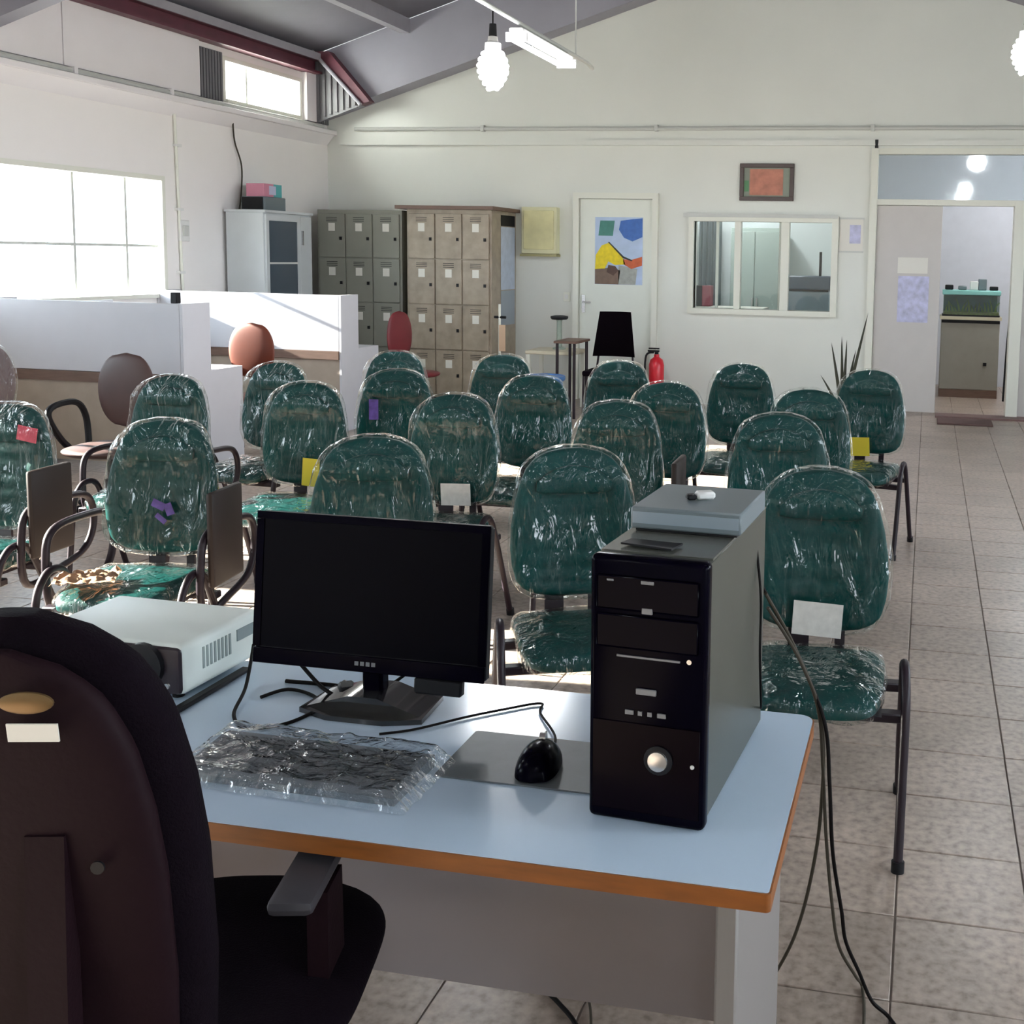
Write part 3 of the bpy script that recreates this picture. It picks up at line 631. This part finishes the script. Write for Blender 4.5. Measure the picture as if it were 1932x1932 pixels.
nf = thing('framed_notice', (-.85, YB, 1.76), 'small pale framed notice between the serving window and the doorway', 'notice')
slab('backing', M_PAPER, nf, -.125, .125, -.012, -.002, 0, .34); slab('frame_bar', M_PIPE, nf, -.135, .135, -.018, -.002, -.02, 0); slab('frame_bar', M_PIPE, nf, -.135, .135, -.018, -.002, .34, .36); slab('lilac_text', MATS['lilac_print'], nf, -.02, .10, -.014, -.0125, .08, .28)
sw = thing('door_switch', (-4.09, YB, 1.17), 'pale light switch on the wall left of the poster door', 'switch'); slab('plate', M_FRAME, sw, -.04, .04, -.012, -.001, -.05, .06, bev=.003); slab('rocker', M_WHITE, sw, -.02, .02, -.018, -.012, -.02, .03)

# black chair, little tables, bin, extinguisher, plant
k = thing('meeting_chair', (-3.22, 11.1, 0), 'black chair with a tapered back in front of the poster door', 'chair')
B().sheet(lambda u, v: Vector(((u-.5)*(.46-.12*v), .20 - .25*((u-.5)**2) + .05*v, .60+.47*v)), 10, 8, .035).build('backrest', M_FABRIC, k)
B().box(-.23, .23, -.24, .20, .42, .48, bev=.02, seg=2).build('seat', M_FABRIC, k)
for s in (-1, 1):
    B().tube([(s*.22, -.22, 0), (s*.22, -.20, .44)], .012).build('leg', M_BLACKM, k); B().tube([(s*.22, .25, 0), (s*.20, .19, .44), (s*.17, .24, .8)], .012).build('leg', M_BLACKM, k)
tt = thing('side_table', (-3.55, 10.9, 0), 'small dark table with thin legs beside the black chair', 'table')
B().box(-.14, .10, -.22, .25, .765, .79, bev=.004).build('table_top', M_WOODD, tt)
for x in (-.11, .07):
    for y in (-.19, .22): B().tube([(x, y, 0), (x, y, .765)], .016).build('leg', M_BLACKM, tt)
ct = thing('low_table', (-3.92, 11.4, 0), 'low cream table left of the black chair', 'table')
B().box(-.26, .27, -.22, .25, .60, .64, bev=.006).build('table_top', mat('cream_top', (.58, .53, .40), .5, var=.06), ct)
for x in (-.23, .24):
    for y in (-.19, .22): B().box(x-.02, x+.02, y-.02, y+.02, 0, .60).build('leg', M_FRAME, ct)
st = thing('column_stand', (-3.89, 11.45, .641), 'slim grey-green column with a flat dark head on the low cream table', 'stand')
B().lathe([(.07, 0), (.07, .015), (.03, .03), (.028, .30), (.035, .32)]).build('column', mat('grey_green_paint', (.28, .33, .28), .5), st); B().lathe([(.08, .32), (.095, .335), (.095, .355), (.05, .365)]).build('head', M_BLACKP, st)
bn = thing('blue_bin', (-3.47, 9.75, 0), 'blue plastic bin between the back row of chairs', 'bin')
B().lathe([(.15, 0), (.19, .50), (.20, .52), (.19, .52), (.14, .02)]).build('tub', mat('blue_plastic', (.02, .08, .22), .35), bn); B().lathe([(.205, .50), (.21, .52), (.205, .54), (.195, .53)]).build('rim', mat('blue_rim', (.03, .11, .28), .35), bn)
fe = thing('fire_extinguisher', (-2.93, 11.95, 0), 'red fire extinguisher standing by the back wall', 'extinguisher')
B().lathe([(.075, 0), (.085, .02), (.085, .46), (.07, .52), (.03, .55), (.03, .58)]).build('cylinder', mat('extinguisher_red', (.62, .015, .03), .3), fe)
B().lathe([(.022, .58), (.022, .61)]).box(-.10, .03, -.012, .012, .605, .625).box(-.09, .03, -.012, .012, .635, .65).build('valve_handle', M_BLACKP, fe); B().tube([(-.03, 0, .60), (-.12, 0, .56), (-.13, 0, .30), (-.11, 0, .15)], .012, smooth=6).build('hose', M_BLACKP, fe)
pl = thing('spiky_plant', (-.72, 10.0, 0), 'spiky dark-leaved plant behind the tagged chair near the doorway', 'plant')
B().lathe([(.10, 0), (.14, .26), (.15, .28), (.13, .28), (.12, .24)]).build('pot', mat('brown_pot', (.16, .09, .06), .6), pl)
M_LEAFG = mat('dry_leaf', (.05, .055, .035), .6, var=.3, scale=10)
for dx, dy, h, bend in ((.20, .0, 1.20, .0), (-.03, .02, .98, .0), (.02, -.02, .95, .0), (-.10, .0, .92, -.02), (.08, .03, .86, .02), (-.16, .02, .62, -.05), (.15, -.03, .70, .06)):
    def lf_(u, v, dx=dx, dy=dy, h=h, bend=bend):
        w = .022*(1-v)**.6*(.5+.5*min(1, v*6)); z = .24+(h-.24)*v
        return Vector((dx*v + bend*v*v + (u-.5)*2*w, dy*v + .01*abs(u-.5), z))
    B().sheet(lf_, 2, 8, .003).build('leaf', M_LEAFG, pl)

# things inside the rooms behind
cpr = thing('photocopier', (-1.40, 13.3, 0), 'grey-blue copier seen through the right pane of the serving window', 'copier')
B().box(-.26, .24, -.02, .5, 0, 1.28, bev=.01).build('body', mat('copier_grey', (.22, .27, .31), .45, var=.06), cpr); B().box(-.27, .25, -.04, .5, 1.30, 1.46, bev=.012).build('lid', mat('copier_dark', (.05, .075, .11), .4), cpr); slab('gap', M_BLACKP, cpr, -.25, .23, -.02, .48, 1.28, 1.30)
B().box(.10, .13, .1, .13, 1.46, 1.75).build('screen_arm', M_BLACKP, cpr)
oc = thing('office_cupboard', (-2.12, 14.3, 0), 'grey-green cupboard seen through the middle pane of the serving window', 'cupboard')
B().box(-.42, .22, 0, .5, 0, 2.05, bev=.006).build('body', mat('cupboard_green', (.33, .40, .37), .45), oc)
for s in (0, 1): dd = B().box(-.41+s*.315, -.105+s*.315, -.02, 0, .1, 2.0, bev=.004).build('door', MATS['cupboard_green'], oc); slab('handle', M_SILVER, dd, -.13+s*.06, -.11+s*.06, -.04, -.02, 1.0, 1.15)
cu = thing('office_curtain', (-2.98, 14.5, 0), 'hanging grey curtain behind the left pane of the serving window', 'curtain')
B().sheet(lambda u, v: Vector((-.02+.30*u, .03*math.sin(u*26), .004+2.3*v)), 40, 2, .004).build('cloth', mat('curtain_grey', (.22, .26, .27), .8), cu); B().tube([(-.1, 0, 2.32), (.35, 0, 2.32)], .012).build('rod', M_SILVER, cu)
ob = thing('dark_carton', (-2.62, 12.86, 1.09), 'small dark red and black box on the counter behind the left pane', 'box')
B().box(-.12, .02, -.08, .10, 0, .24, bev=.004).build('dark_side', M_BLACKP, ob); B().box(.02, .12, -.08, .10, 0, .24, bev=.004).build('red_side', mat('dull_red', (.22, .05, .07), .5), ob)
kt = thing('counter', (-2.6, 12.84, 0), 'office counter under the left and middle panes', 'counter'); slab('counter_top', M_FRAME, kt, -.6, .75, -.30, .25, 1.05, 1.088); slab('counter_front', M_FRAME, kt, -.6, .75, .20, .24, 0, 1.05)
# aquarium on its stand
aq = thing('aquarium_stand', (.53, 14.0, 0), 'grey cupboard stand under the aquarium seen through the open doorway', 'stand')
B().box(-.36, .34, 0, .45, .10, .96, bev=.006).build('body', mat('stand_grey', (.27, .26, .23), .6, var=.05), aq); slab('plinth', M_WOODD, aq, -.36, .34, .0, .45, 0, .10)
slab('stand_top', mat('pale_wood', (.60, .56, .42), .5), aq, -.38, .36, -.02, .47, .961, 1.0); slab('shadow_gap', M_BLACKP, aq, -.36, .34, -.004, 0, .92, .955); slab('knob', M_BLACKP, aq, .16, .20, -.02, 0, .40, .44)
ak = thing('aquarium', (.53, 14.02, 1.001), 'aquarium with green plants and a pale teal lid beyond the open doorway', 'aquarium')
slab('base_frame', M_BLACKP, ak, -.355, .335, 0, .40, 0, .02); slab('tank_glass', M_GLASS, ak, -.35, .33, .002, .006, .02, .26); slab('tank_glass', M_GLASS, ak, .324, .33, .006, .394, .02, .26); slab('tank_glass', M_GLASS, ak, -.35, -.344, .006, .394, .02, .26)
slab('back_print', mat('deep_green_backing', (.015, .09, .06), .4, var=.3, scale=8), ak, -.343, .323, .38, .394, .02, .26)
slab('gravel', mat('gravel_green', (.10, .14, .03), .9, var=.4, scale=40, bump=.6), ak, -.343, .323, .008, .38, .02, .05)
for i in range(16):
    x = -.31 + i*.04; y = random.uniform(.05, .3); h = random.uniform(.08, .18)
    def wf(u, v, x=x, y=y, h=h, b_=random.uniform(-.06, .06)): return Vector((x+b_*v*v+(u-.5)*.03*(1-v*.8), y+.02*math.sin(v*4), .05+h*v))
    B().sheet(wf, 1, 5, .001).build('water_plant', mat('water_plant_green', (.10, .22, .02), .5, var=.3, scale=20), ak)
B().box(-.36, .34, -.005, .405, .262, .32, bev=.008).build('lid', mat('teal_lid', (.24, .55, .52), .35), ak)
for i, (x, h, m_) in enumerate(((-.28, .06, M_BLACKP), (-.12, .05, M_GREYBOX), (.02, .11, M_WHITE), (.12, .14, M_GREYBOX), (.26, .05, M_BLACKP))):
    o = B().box(-.05, .05, -.05, .05, 0, h, bev=.008).build('small_box', m_, None, (.53+x, 14.2, 1.322))
    tag(o, ('small black box at the left end of the aquarium lid', 'low grey box on the aquarium lid, second from the left', 'small white box in the middle of the aquarium lid', 'taller grey box right of the white one on the aquarium lid', 'small black box at the right end of the aquarium lid')[i], 'box', 'boxes on the aquarium lid')
B2 = tag(B().tube([(.92, 13.6, .02), (.935, 13.62, .6), (.97, 13.7, 1.25)], .012).build('broom_handle', M_BLACKP), 'thin dark stick leaning beside the aquarium stand', 'stick')

ps = thing('pole_stand', (-4.47, 11.2, 0), 'thin pale pole stand with a dark crossbar beside the beige locker', 'stand')
B().lathe([(.13, 0), (.13, .015), (.03, .03), (.014, .04)]).build('base', M_BLACKP, ps); B().tube([(0, 0, .03), (0, 0, 1.12)], .014).build('pole', M_FRAME, ps)
B().tube([(-.06, 0, .98), (.07, 0, .98)], .014).build('crossbar', M_BLACKP, ps); B().box(.0, .07, -.02, -.014, .62, .90).build('hanging_card', mat('peach_card', (.55, .38, .26), .7), ps)
# ------------------------------------------------------------------ the desk in front
DZ = .74
dk = thing('desk', (-.19, 1.51, 0), 'white-topped desk with brown edging and a grey panel, in the foreground', 'desk')
DX0 = -1.55
def rr(x0, x1, y0, y1, r, n=6, rf=None):
    P = []; q = r if rf is None else rf
    for cx, cy, a0, r_ in ((x1-q, y0+q, -90, q), (x1-r, y1-r, 0, r), (x0+r, y1-r, 90, r), (x0+q, y0+q, 180, q)):
        for k in range(n+1): a = math.radians(a0+90*k/n); P.append((cx+r_*math.cos(a), cy+r_*math.sin(a)))
    return P
B().prism(rr(DX0, -.002, .002, .645, .03, rf=.006), 'z', DZ-.028, DZ).build('desk_top', M_DESKTOP, dk)
def edge_ring():
    b = B(); o = rr(DX0-.003, .001, -.001, .648, .033, rf=.008); i_ = rr(DX0, -.002, .002, .645, .03, rf=.006); n = len(o)
    R = [[b.bm.verts.new((p[0], p[1], z)) for p in q] for q, z in ((i_, DZ-.030), (o, DZ-.030), (o, DZ-.0015), (i_, DZ-.0015))]
    for a, c in zip(R, R[1:]+R[:1]):
        for k in range(n): b.bm.faces.new((a[k], a[(k+1) % n], c[(k+1) % n], c[k]))
    return b
edge_ring().build('edge_band', M_EDGE, dk)
slab('modesty_panel', M_GREYP, dk, DX0+.14, -.09, .385, .403, .245, DZ-.03)
for x in (DX0+.10, -.09):
    lg = B().box(x, x+.035, .06, .60, .03, DZ-.03, bev=.004).build('end_panel', mat('leg_grey', (.22, .20, .19), .5), dk); B().box(x-.005, x+.04, .04, .62, 0, .03, bev=.006).build('foot_rail', M_BLACKP, lg)
B().box(-.13, -.085, .035, .06, DZ-.046, DZ-.031, bev=.003).build('bracket', M_BLACKP, dk)
Z0 = DZ+.0006

# monitor
mo = thing('monitor', (-1.06, 1.99, Z0), 'black flat-screen monitor on a glossy black stand, left on the desk', 'monitor')
b = B(); b.prism([(-.13, -.06), (-.06, -.085), (.06, -.085), (.13, -.06), (.12, .06), (-.12, .06)], 'z', 0, .010)
st_ = b.build('stand_base', M_STAND, mo)
B().prism([(-.12, 0.010), (.12, .010), (.03, .038), (-.03, .038)], 'y', -.05, .045).build('stand_wedge', M_STAND, st_)
B().box(-.022, .022, -.012, .022, .03, .16, bev=.006).build('stand_neck', M_GLOSSK, mo)
scr = B().box(-.248, .248, .0, .028, -.152, .152, bev=.006).build('housing', M_BLACKP, mo, (-.002, -.012, .232), (math.radians(-6), 0, 0))
B().box(-.232, .232, -.0015, .0, -.118, .138).build('screen', M_SCREEN, scr)
B().box(-.248, .248, -.004, -.0002, -.152, -.120, bev=.0015).build('chin', M_GLOSSK, scr)
B().box(-.249, .249, -.003, .0, .1385, .1535).box(-.249, -.233, -.003, 0, -.119, .138).box(.233, .249, -.003, 0, -.119, .138).build('bezel', M_GLOSSK, scr)
lg_ = B()
for k_ in range(4): lg_.box(-.024+k_*.012, -.016+k_*.012, -.0046, -.004, -.139, -.131)
lg_.build('maker_mark', M_MARK, scr)
B().box(.10, .20, .0, .02, -.185, -.153, bev=.004).build('lower_speaker', M_BLACKP, scr)
# tower case
tw = thing('tower_case', (-.414, 1.67, Z0), 'black tower computer case with grey sides, right on the desk', 'computer', None, math.radians(-4))
B().box(-.093, .093, .02, .43, .006, .432, bev=.003).build('case', M_STEEL, tw); B().box(-.094, .094, .03, .425, .4325, .436).build('top_cover', mat('tower_top', (.14, .145, .13), .22, metal=.3), tw)
fp = B().box(-.098, .098, -.012, .02, .0, .438, bev=.010, seg=3).build('front_panel', M_GLOSSK, tw)
for z0, z1 in ((.352, .408), (.290, .345)): B().box(-.085, .085, -.0155, -.012, z0, z1, bev=.003).build('drive_bay_cover', M_GLOSSK, fp)
B().box(-.05, .055, -.0152, -.0125, .276, .279).build('floppy_slot', M_MARK, fp); B().lathe([(.004, 0), (.004, .002)]).build('eject_button', M_SILVER, fp, (.07, -.0125, .279), (math.pi/2, 0, 0))
for x, z, w, h in ((-.062, .400, .012, .004), (0, .400, .022, .006), (0, .354, .018, .010), (.0, .222, .034, .010)): B().box(x-w/2, x+w/2, -.0163, -.0125, z-h/2, z+h/2, bev=.001).build('badge', M_MARK, fp)
for x, w in ((-.028, .014), (-.010, .007), (.006, .007), (.026, .014)): B().box(x-w/2, x+w/2, -.0145, -.0122, .182, .189).build('port', M_MARK, fp)
B().box(-.09, .09, -.0135, -.0122, .02, .168, bev=.001).build('lower_cover', mat('dark_wine_plastic', (.003, .001, .003), .25, spec=.05), fp)
pb = B().lathe([(.024, 0), (.024, .004), (.019, .006)]).build('power_button_ring', M_BLACKP, fp, (.022, -.0125, .112), (math.pi/2, 0, 0)); B().lathe([(.017, .006), (.016, .009), (.008, .0105)]).build('power_button', M_SILVER, pb)
B().lathe([(.004, 0), (.003, .003)]).build('indicator', M_WHITE, fp, (.078, -.0122, .108), (math.pi/2, 0, 0))
for x in (-.075, .075):
    for y in (.03, .40): B().lathe([(.012, 0), (.012, .007)], n=12).build('foot', M_BLACKP, tw, (x, y, 0))
# box on the tower
sw_ = thing('network_box', (-.392, 1.87, Z0+.437), 'grey flat box lying across the top of the tower case', 'box', None, math.radians(-3))
B().box(-.098, .098, -.04, .17, .004, .042, bev=.003).build('case', M_GREYBOX, sw_); B().box(-.094, .094, -.042, -.040, .014, .034).build('front_strip', mat('grey_strip', (.24, .29, .33), .4), sw_)
B().box(-.09, .09, -.035, .165, 0, .004).build('rubber_base', M_BLACKP, sw_)
dg = thing('small_dongle', (-.375, 1.93, Z0+.4798), 'small black and white plug lying on the grey flat box', 'plug', None, .5)
B().box(-.022, .012, -.012, .012, 0, .014, bev=.004).build('body', M_WHITE, dg); B().box(-.040, -.0225, -.010, .008, 0, .010, bev=.003).build('tip', M_BLACKP, dg)
tag(B().prism([(-.03, 0), (.06, -.02), (.07, .02), (-.02, .03)], 'z', 0, .003).build('black_strip', M_BLACKP, None, (-.45, 1.73, Z0+.4395)), 'thin black strip lying on the front of the tower top', 'strip')
# keyboard in its bag
kb = thing('keyboard', (-1.035, 1.70, Z0), 'dark keyboard in a crinkled clear bag, front of the desk', 'keyboard', None, math.radians(-1))
B().prism([(-.075, 0), (.075, 0), (.075, .022), (.06, .024), (-.075, .012)], 'x', -.205, .205).build('case', mat('keyboard_grey', (.11, .135, .16), .4), kb)
kk = B()
for r in range(5):
    for c_ in range(18): x = -.19+c_*.0215; y = -.052+r*.021; z = .0135+(y+.075)/.135*.012; kk.box(x, x+.018, y, y+.017, z-.002, z+.006)
tag(kk.build('keys', mat('key_grey', (.07, .085, .10), .45), kb), kind='stuff')
def bag(u, v):
    x = (u-.5)*.47; y = (v-.5)*.20; ed = min(1, min(u, 1-u, v, 1-v)*14)
    z = .002 + ed*(.030 + .008*(v-.3)) + ed*(.006*noise.noise(Vector((u*9, v*7, 2)))+.003*noise.noise(Vector((u*22, v*16, 5))))
    return Vector((x + .004*noise.noise(Vector((u*9, v*9, 9))), y + .004*noise.noise(Vector((v*9, u*12, 4))), max(.001, z)))
B().sheet(bag, 90, 40).build('clear_bag', film('bag_film', 1.5, .10, (.92, .95, .97), .06, .45, 20, 2.2, (1, 1.6, 1)), kb, ang=180)
# mouse and pad
tag(B().prism(rr(-.815, -.475, 1.735, 1.925, .006, 3), 'z', Z0, Z0+.0028).build('mouse_pad', mat('pad_grey', (.11, .125, .135), .45, var=.08, scale=30)), 'dark grey mouse pad beside the tower case', 'mouse pad')
ms = thing('mouse', (-.645, 1.80, Z0+.003), 'glossy black mouse on the grey pad', 'mouse', None, .1); ms.scale = (1.4, 1.15, 1.25)
def mb(u, v):
    a = math.pi*2*u; k_ = math.sqrt(max(0.0, 1-(2*v-1)**2))**.7; c_, s_ = math.cos(a), math.sin(a)
    return Vector((.031*max(k_, .05)*c_*(1-.12*math.sin(v*math.pi)), -.052+.104*v, .002 + max(0, s_)*.036*max(k_, .05) + (.001 if s_ < 0 else 0)))
B().surf(mb, 28, 22).build('shell', M_GLOSSK, ms, ang=60); B().cyl((-.004, .028, .033), (.004, .028, .033), .009).build('wheel', M_SILVER, ms); slab('button_gap', M_BLACKP, ms, -.0008, .0008, .012, .048, .028, .0365)
# projector
pj = thing('projector', (-1.60, 1.93, Z0), 'white projector with a dark front panel at the left end of the desk', 'projector', None, math.radians(-2))
B().box(-.20, .165, -.01, .245, .012, .118, bev=.014, seg=3).build('case', mat('projector_white', (.70, .75, .71), .45), pj)
B().box(-.195, .163, -.018, .0, .016, .112, bev=.010, seg=2).build('front_panel', mat('projector_dark', (.02, .012, .018), .35), pj)
lr = B().lathe([(.046, 0), (.046, .012), (.036, .013)]).build('lens_ring', M_BLACKP, pj, (.085, -.018, .075), (math.pi/2, 0, 0)); B().lathe([(.034, .006), (.02, .012), (.004, .014)]).build('lens', mat('lens_glass', (.10, .16, .15), .08), lr)
B().lathe([(.007, 0), (.006, .003)]).build('front_sensor', M_SILVER, pj, (.135, -.018, .035), (math.pi/2, 0, 0))
for i in range(8): B().box(.165, .1665, .05+i*.012, .056+i*.012, .05, .095).build('vent_slot', mat('vent_grey', (.25, .30, .29), .6), pj)
B().box(.165, .1668, .16, .23, .07, .095).build('connector_panel', mat('panel_grey', (.22, .27, .28), .5), pj)
for x, y in ((-.15, .02), (.13, .02), (-.01, .22)): B().lathe([(.012, 0), (.012, .013)], n=12).build('foot', M_BLACKP, pj, (x, y, 0))
tag(B().box(-1.428, -1.408, 1.86, 2.10, Z0, Z0+.010, bev=.003).build('thin_strip', M_BLACKP), 'flat black strip lying beside the projector', 'strip')  # dark line at the projector's foot, modelled as a thin strip
# cables on the desk
zc = Z0+.0035
def cable(name, pts, r, label, m=M_CORD, cat='cable'): return tag(B().tube(pts, r, n=8, smooth=8).build(name, m), label, cat)
cable('mouse_cable', [(-.64, 1.855, zc+.006), (-.66, 1.93, zc+.003), (-.725, 2.03, zc), (-.74, 2.075, zc), (-.80, 2.03, zc), (-.86, 1.975, zc), (-.93, 1.90, zc), (-.985, 1.865, zc)], .0024, 'thin dark mouse cable lying across the white desk top')
cable('looped_cable', [(-1.40, 2.10, Z0+.06), (-1.34, 1.98, zc+.015), (-1.30, 1.88, zc), (-1.24, 1.835, zc), (-1.18, 1.865, zc), (-1.16, 1.945, zc), (-1.20, 2.0, zc), (-1.27, 2.02, zc), (-1.30, 1.97, zc)], .0036, 'black cable looped on the desk beside the projector')
cable('signal_cable', [(-1.25, 2.03, Z0+.06), (-1.18, 2.0, zc+.02), (-1.12, 1.985, zc+.006), (-1.10, 2.02, zc), (-1.16, 2.06, zc), (-1.30, 2.06, zc)], .004, 'black cable bunched under the left corner of the monitor')
cable('short_cable', [(-1.02, 2.07, Z0+.05), (-1.07, 2.06, zc+.01), (-1.13, 2.05, zc), (-1.19, 2.03, zc)], .0034, 'short black cable end behind the monitor stand')
vp = thing('cable_plug', (-1.135, 2.015, Z0), 'black plug on the cables under the monitor corner', 'plug', None, .6); B().box(-.016, .016, -.022, .022, .008, .030, bev=.005).build('plug_body', M_BLACKP, vp); B().cyl((0, .022, .018), (0, .045, .016), .006).build('strain_relief', M_BLACKP, vp)
# cords from the tower down to the floor
cable('power_cord', [(-.30, 2.10, 1.02), (-.26, 2.16, .92), (-.21, 2.20, .80), (-.172, 2.20, .70), (-.16, 2.20, .58), (-.15, 2.22, .42), (-.13, 2.26, .27), (-.12, 2.28, .19), (-.09, 2.30, .11), (-.06, 2.31, .04), (-.02, 2.31, .006), (.02, 2.22, .006), (.05, 2.05, .006)], .0042, 'black power cord from the tower hanging past the right desk corner')
cable('power_cord', [(-.29, 2.105, 1.0), (-.24, 2.17, .88), (-.19, 2.205, .74), (-.175, 2.21, .60), (-.165, 2.215, .46), (-.15, 2.24, .30), (-.135, 2.29, .17), (-.10, 2.36, .06), (-.085, 2.40, .006), (-.075, 2.28, .006), (-.08, 2.1, .006)], .0036, 'grey-brown cord hanging alongside the black power cord', M_CORDG)
cable('power_cord', [(-.285, 2.11, .97), (-.225, 2.18, .84), (-.18, 2.21, .70), (-.178, 2.22, .50), (-.20, 2.26, .32), (-.235, 2.32, .16), (-.28, 2.38, .03), (-.295, 2.38, .006), (-.27, 2.28, .006), (-.25, 2.15, .006)], .0038, 'grey-brown cord curving inward beside the desk leg', M_CORDG)
cable('tower_side_cord', [(-.300, 2.03, 1.12), (-.287, 2.02, 1.02), (-.283, 2.00, .92), (-.284, 2.04, .80), (-.30, 2.15, .76)], .0024, 'thin cord hanging against the grey tower side')
cable('floor_cord', [(-.84, 2.30, .006), (-.80, 2.25, .006), (-.74, 2.20, .006), (-.68, 2.14, .006), (-.60, 2.02, .006)], .005, 'black cord on the floor under the desk')
cable('floor_cord', [(-.71, 2.30, .005), (-.69, 2.25, .005), (-.66, 2.18, .005), (-.62, 2.05, .005)], .003, 'thin grey cord beside the black one under the desk', M_CORDG)

# ------------------------------------------------------------------ office chair in the foreground
oc = thing('office_chair', (-1.128, 1.44, 0), 'dark maroon-black office chair seen from behind, foreground left', 'chair', None, math.radians(14))
def shell(u, v, x_, yb, th, zlo, zhi, bul):
    a = 2*math.pi*u; c_, s_ = math.cos(a), math.sin(a)
    tb = [(0, .10), (.05, .16), (.15, .195), (.35, .21), (.57, .212), (.70, .203), (.82, .183), (.91, .150), (.965, .105), (.99, .06), (1, .03)]
    w = prof(tb, v)*x_; d = th*(.35+.65*min(1, 6*min(v, 1-v)+.15))
    x = w*math.copysign(abs(c_)**.55, c_); y = d*math.copysign(abs(s_)**.55, s_)
    z = zlo + (zhi-zlo)*v
    return Vector((x, yb + y + .35*x*x - .06*math.sin(v*math.pi)*bul - .16*(v-.35)*.6, z))
B().surf(lambda u, v: shell(u, v, .81, -.345, .022, .52, 1.190, .2), 44, 36).build('back_shell', M_MAROON, oc, ang=60)
B().surf(lambda u, v: shell(u, v, .935, -.295, .040, .50, 1.220, .2), 44, 36).build('back_cushion', M_FABRIC, oc, ang=60)
b = B(); b.lathe([(.030, 0), (.030, .003), (.024, .005)], n=24); bo = b.build('badge', mat('bronze_badge', (.15, .09, .035), .35, metal=.5), oc, (.055, -.436, 1.142), (math.pi/2, 0, 0)); bo.scale = (1, .42, 1)
B().box(-.028, .028, -.001, .001, -.011, .011).build('white_sticker', M_PAPER, oc, (.058, -.432, 1.105), (math.radians(8), 0, 0))['label'] = 'white sticker'
B().prism([(-.385, .97), (-.41, .97), (-.425, .55), (-.40, .38), (-.15, .34), (-.15, .37), (-.36, .41), (-.385, .56)], 'x', .03, .075).build('spine_bracket', M_MAROON, oc)
for x, z in ((.11, .93), (-.11, .93), (.10, .60), (-.10, .60)): B().lathe([(.008, 0), (.008, .003)], n=12).build('screw', M_BLACKP, oc, (x, -.405, z), (math.pi/2, 0, 0))
def seatf(u, v):
    a = 2*math.pi*u; c_, s_ = math.cos(a), math.sin(a); k_ = max(.06, 1-abs(2*v-1)**4)**.6
    return Vector((.05+.26*k_*math.copysign(abs(c_)**.7, c_), -.25+.56*v, .50 + .045*k_*s_ - .02*max(0, v-.75)))
B().surf(seatf, 40, 28).build('seat', M_FABRIC, oc, ang=60); B().box(-.17, .19, -.20, .20, .43, .455, bev=.01).build('seat_pan', M_MAROON, oc)
for s in (-1, 1):
    ap = B().box(s*.225-.035, s*.225+.035, -.10, .17, .672, .698, bev=.012, seg=2).build('arm_pad', mat('arm_pad_grey', (.035, .032, .038), .5), oc)
    B().prism([(-.03, .672), (.05, .672), (.06, .47), (.05, .44), (.0, .44), (-.03, .47)], 'x', s*.245-.016, s*.245+.016).build('arm_post', M_MAROON, oc)
    B().box(s*.235-.03, s*.235+.03, .0, .08, .385, .44, bev=.006).build('arm_bracket', mat('cream_bracket', (.50, .46, .36), .5), oc); B().cyl((s*.23, .04, .325), (s*.23, .04, .385), .030).build('arm_knob', M_BLACKP, oc)
B().box(-.10, .10, -.14, .12, .33, .385, bev=.012).build('mechanism', M_MAROON, oc); B().cyl((0, 0, .10), (0, 0, .34), .028).build('gas_column', M_BLACKP, oc)
for k_ in range(5):
    a = 2*math.pi*k_/5+.5; c_, s_ = math.cos(a), math.sin(a)
    lg = B().tube([(0, 0, .13), (.15*c_, .15*s_, .115), (.30*c_, .30*s_, .08)], .021).build('base_arm', M_MAROON, oc); B().cyl((.30*c_-.02*s_, .30*s_+.02*c_, .03), (.30*c_+.02*s_, .30*s_-.02*c_, .03), .03).build('castor', M_BLACKP, lg)
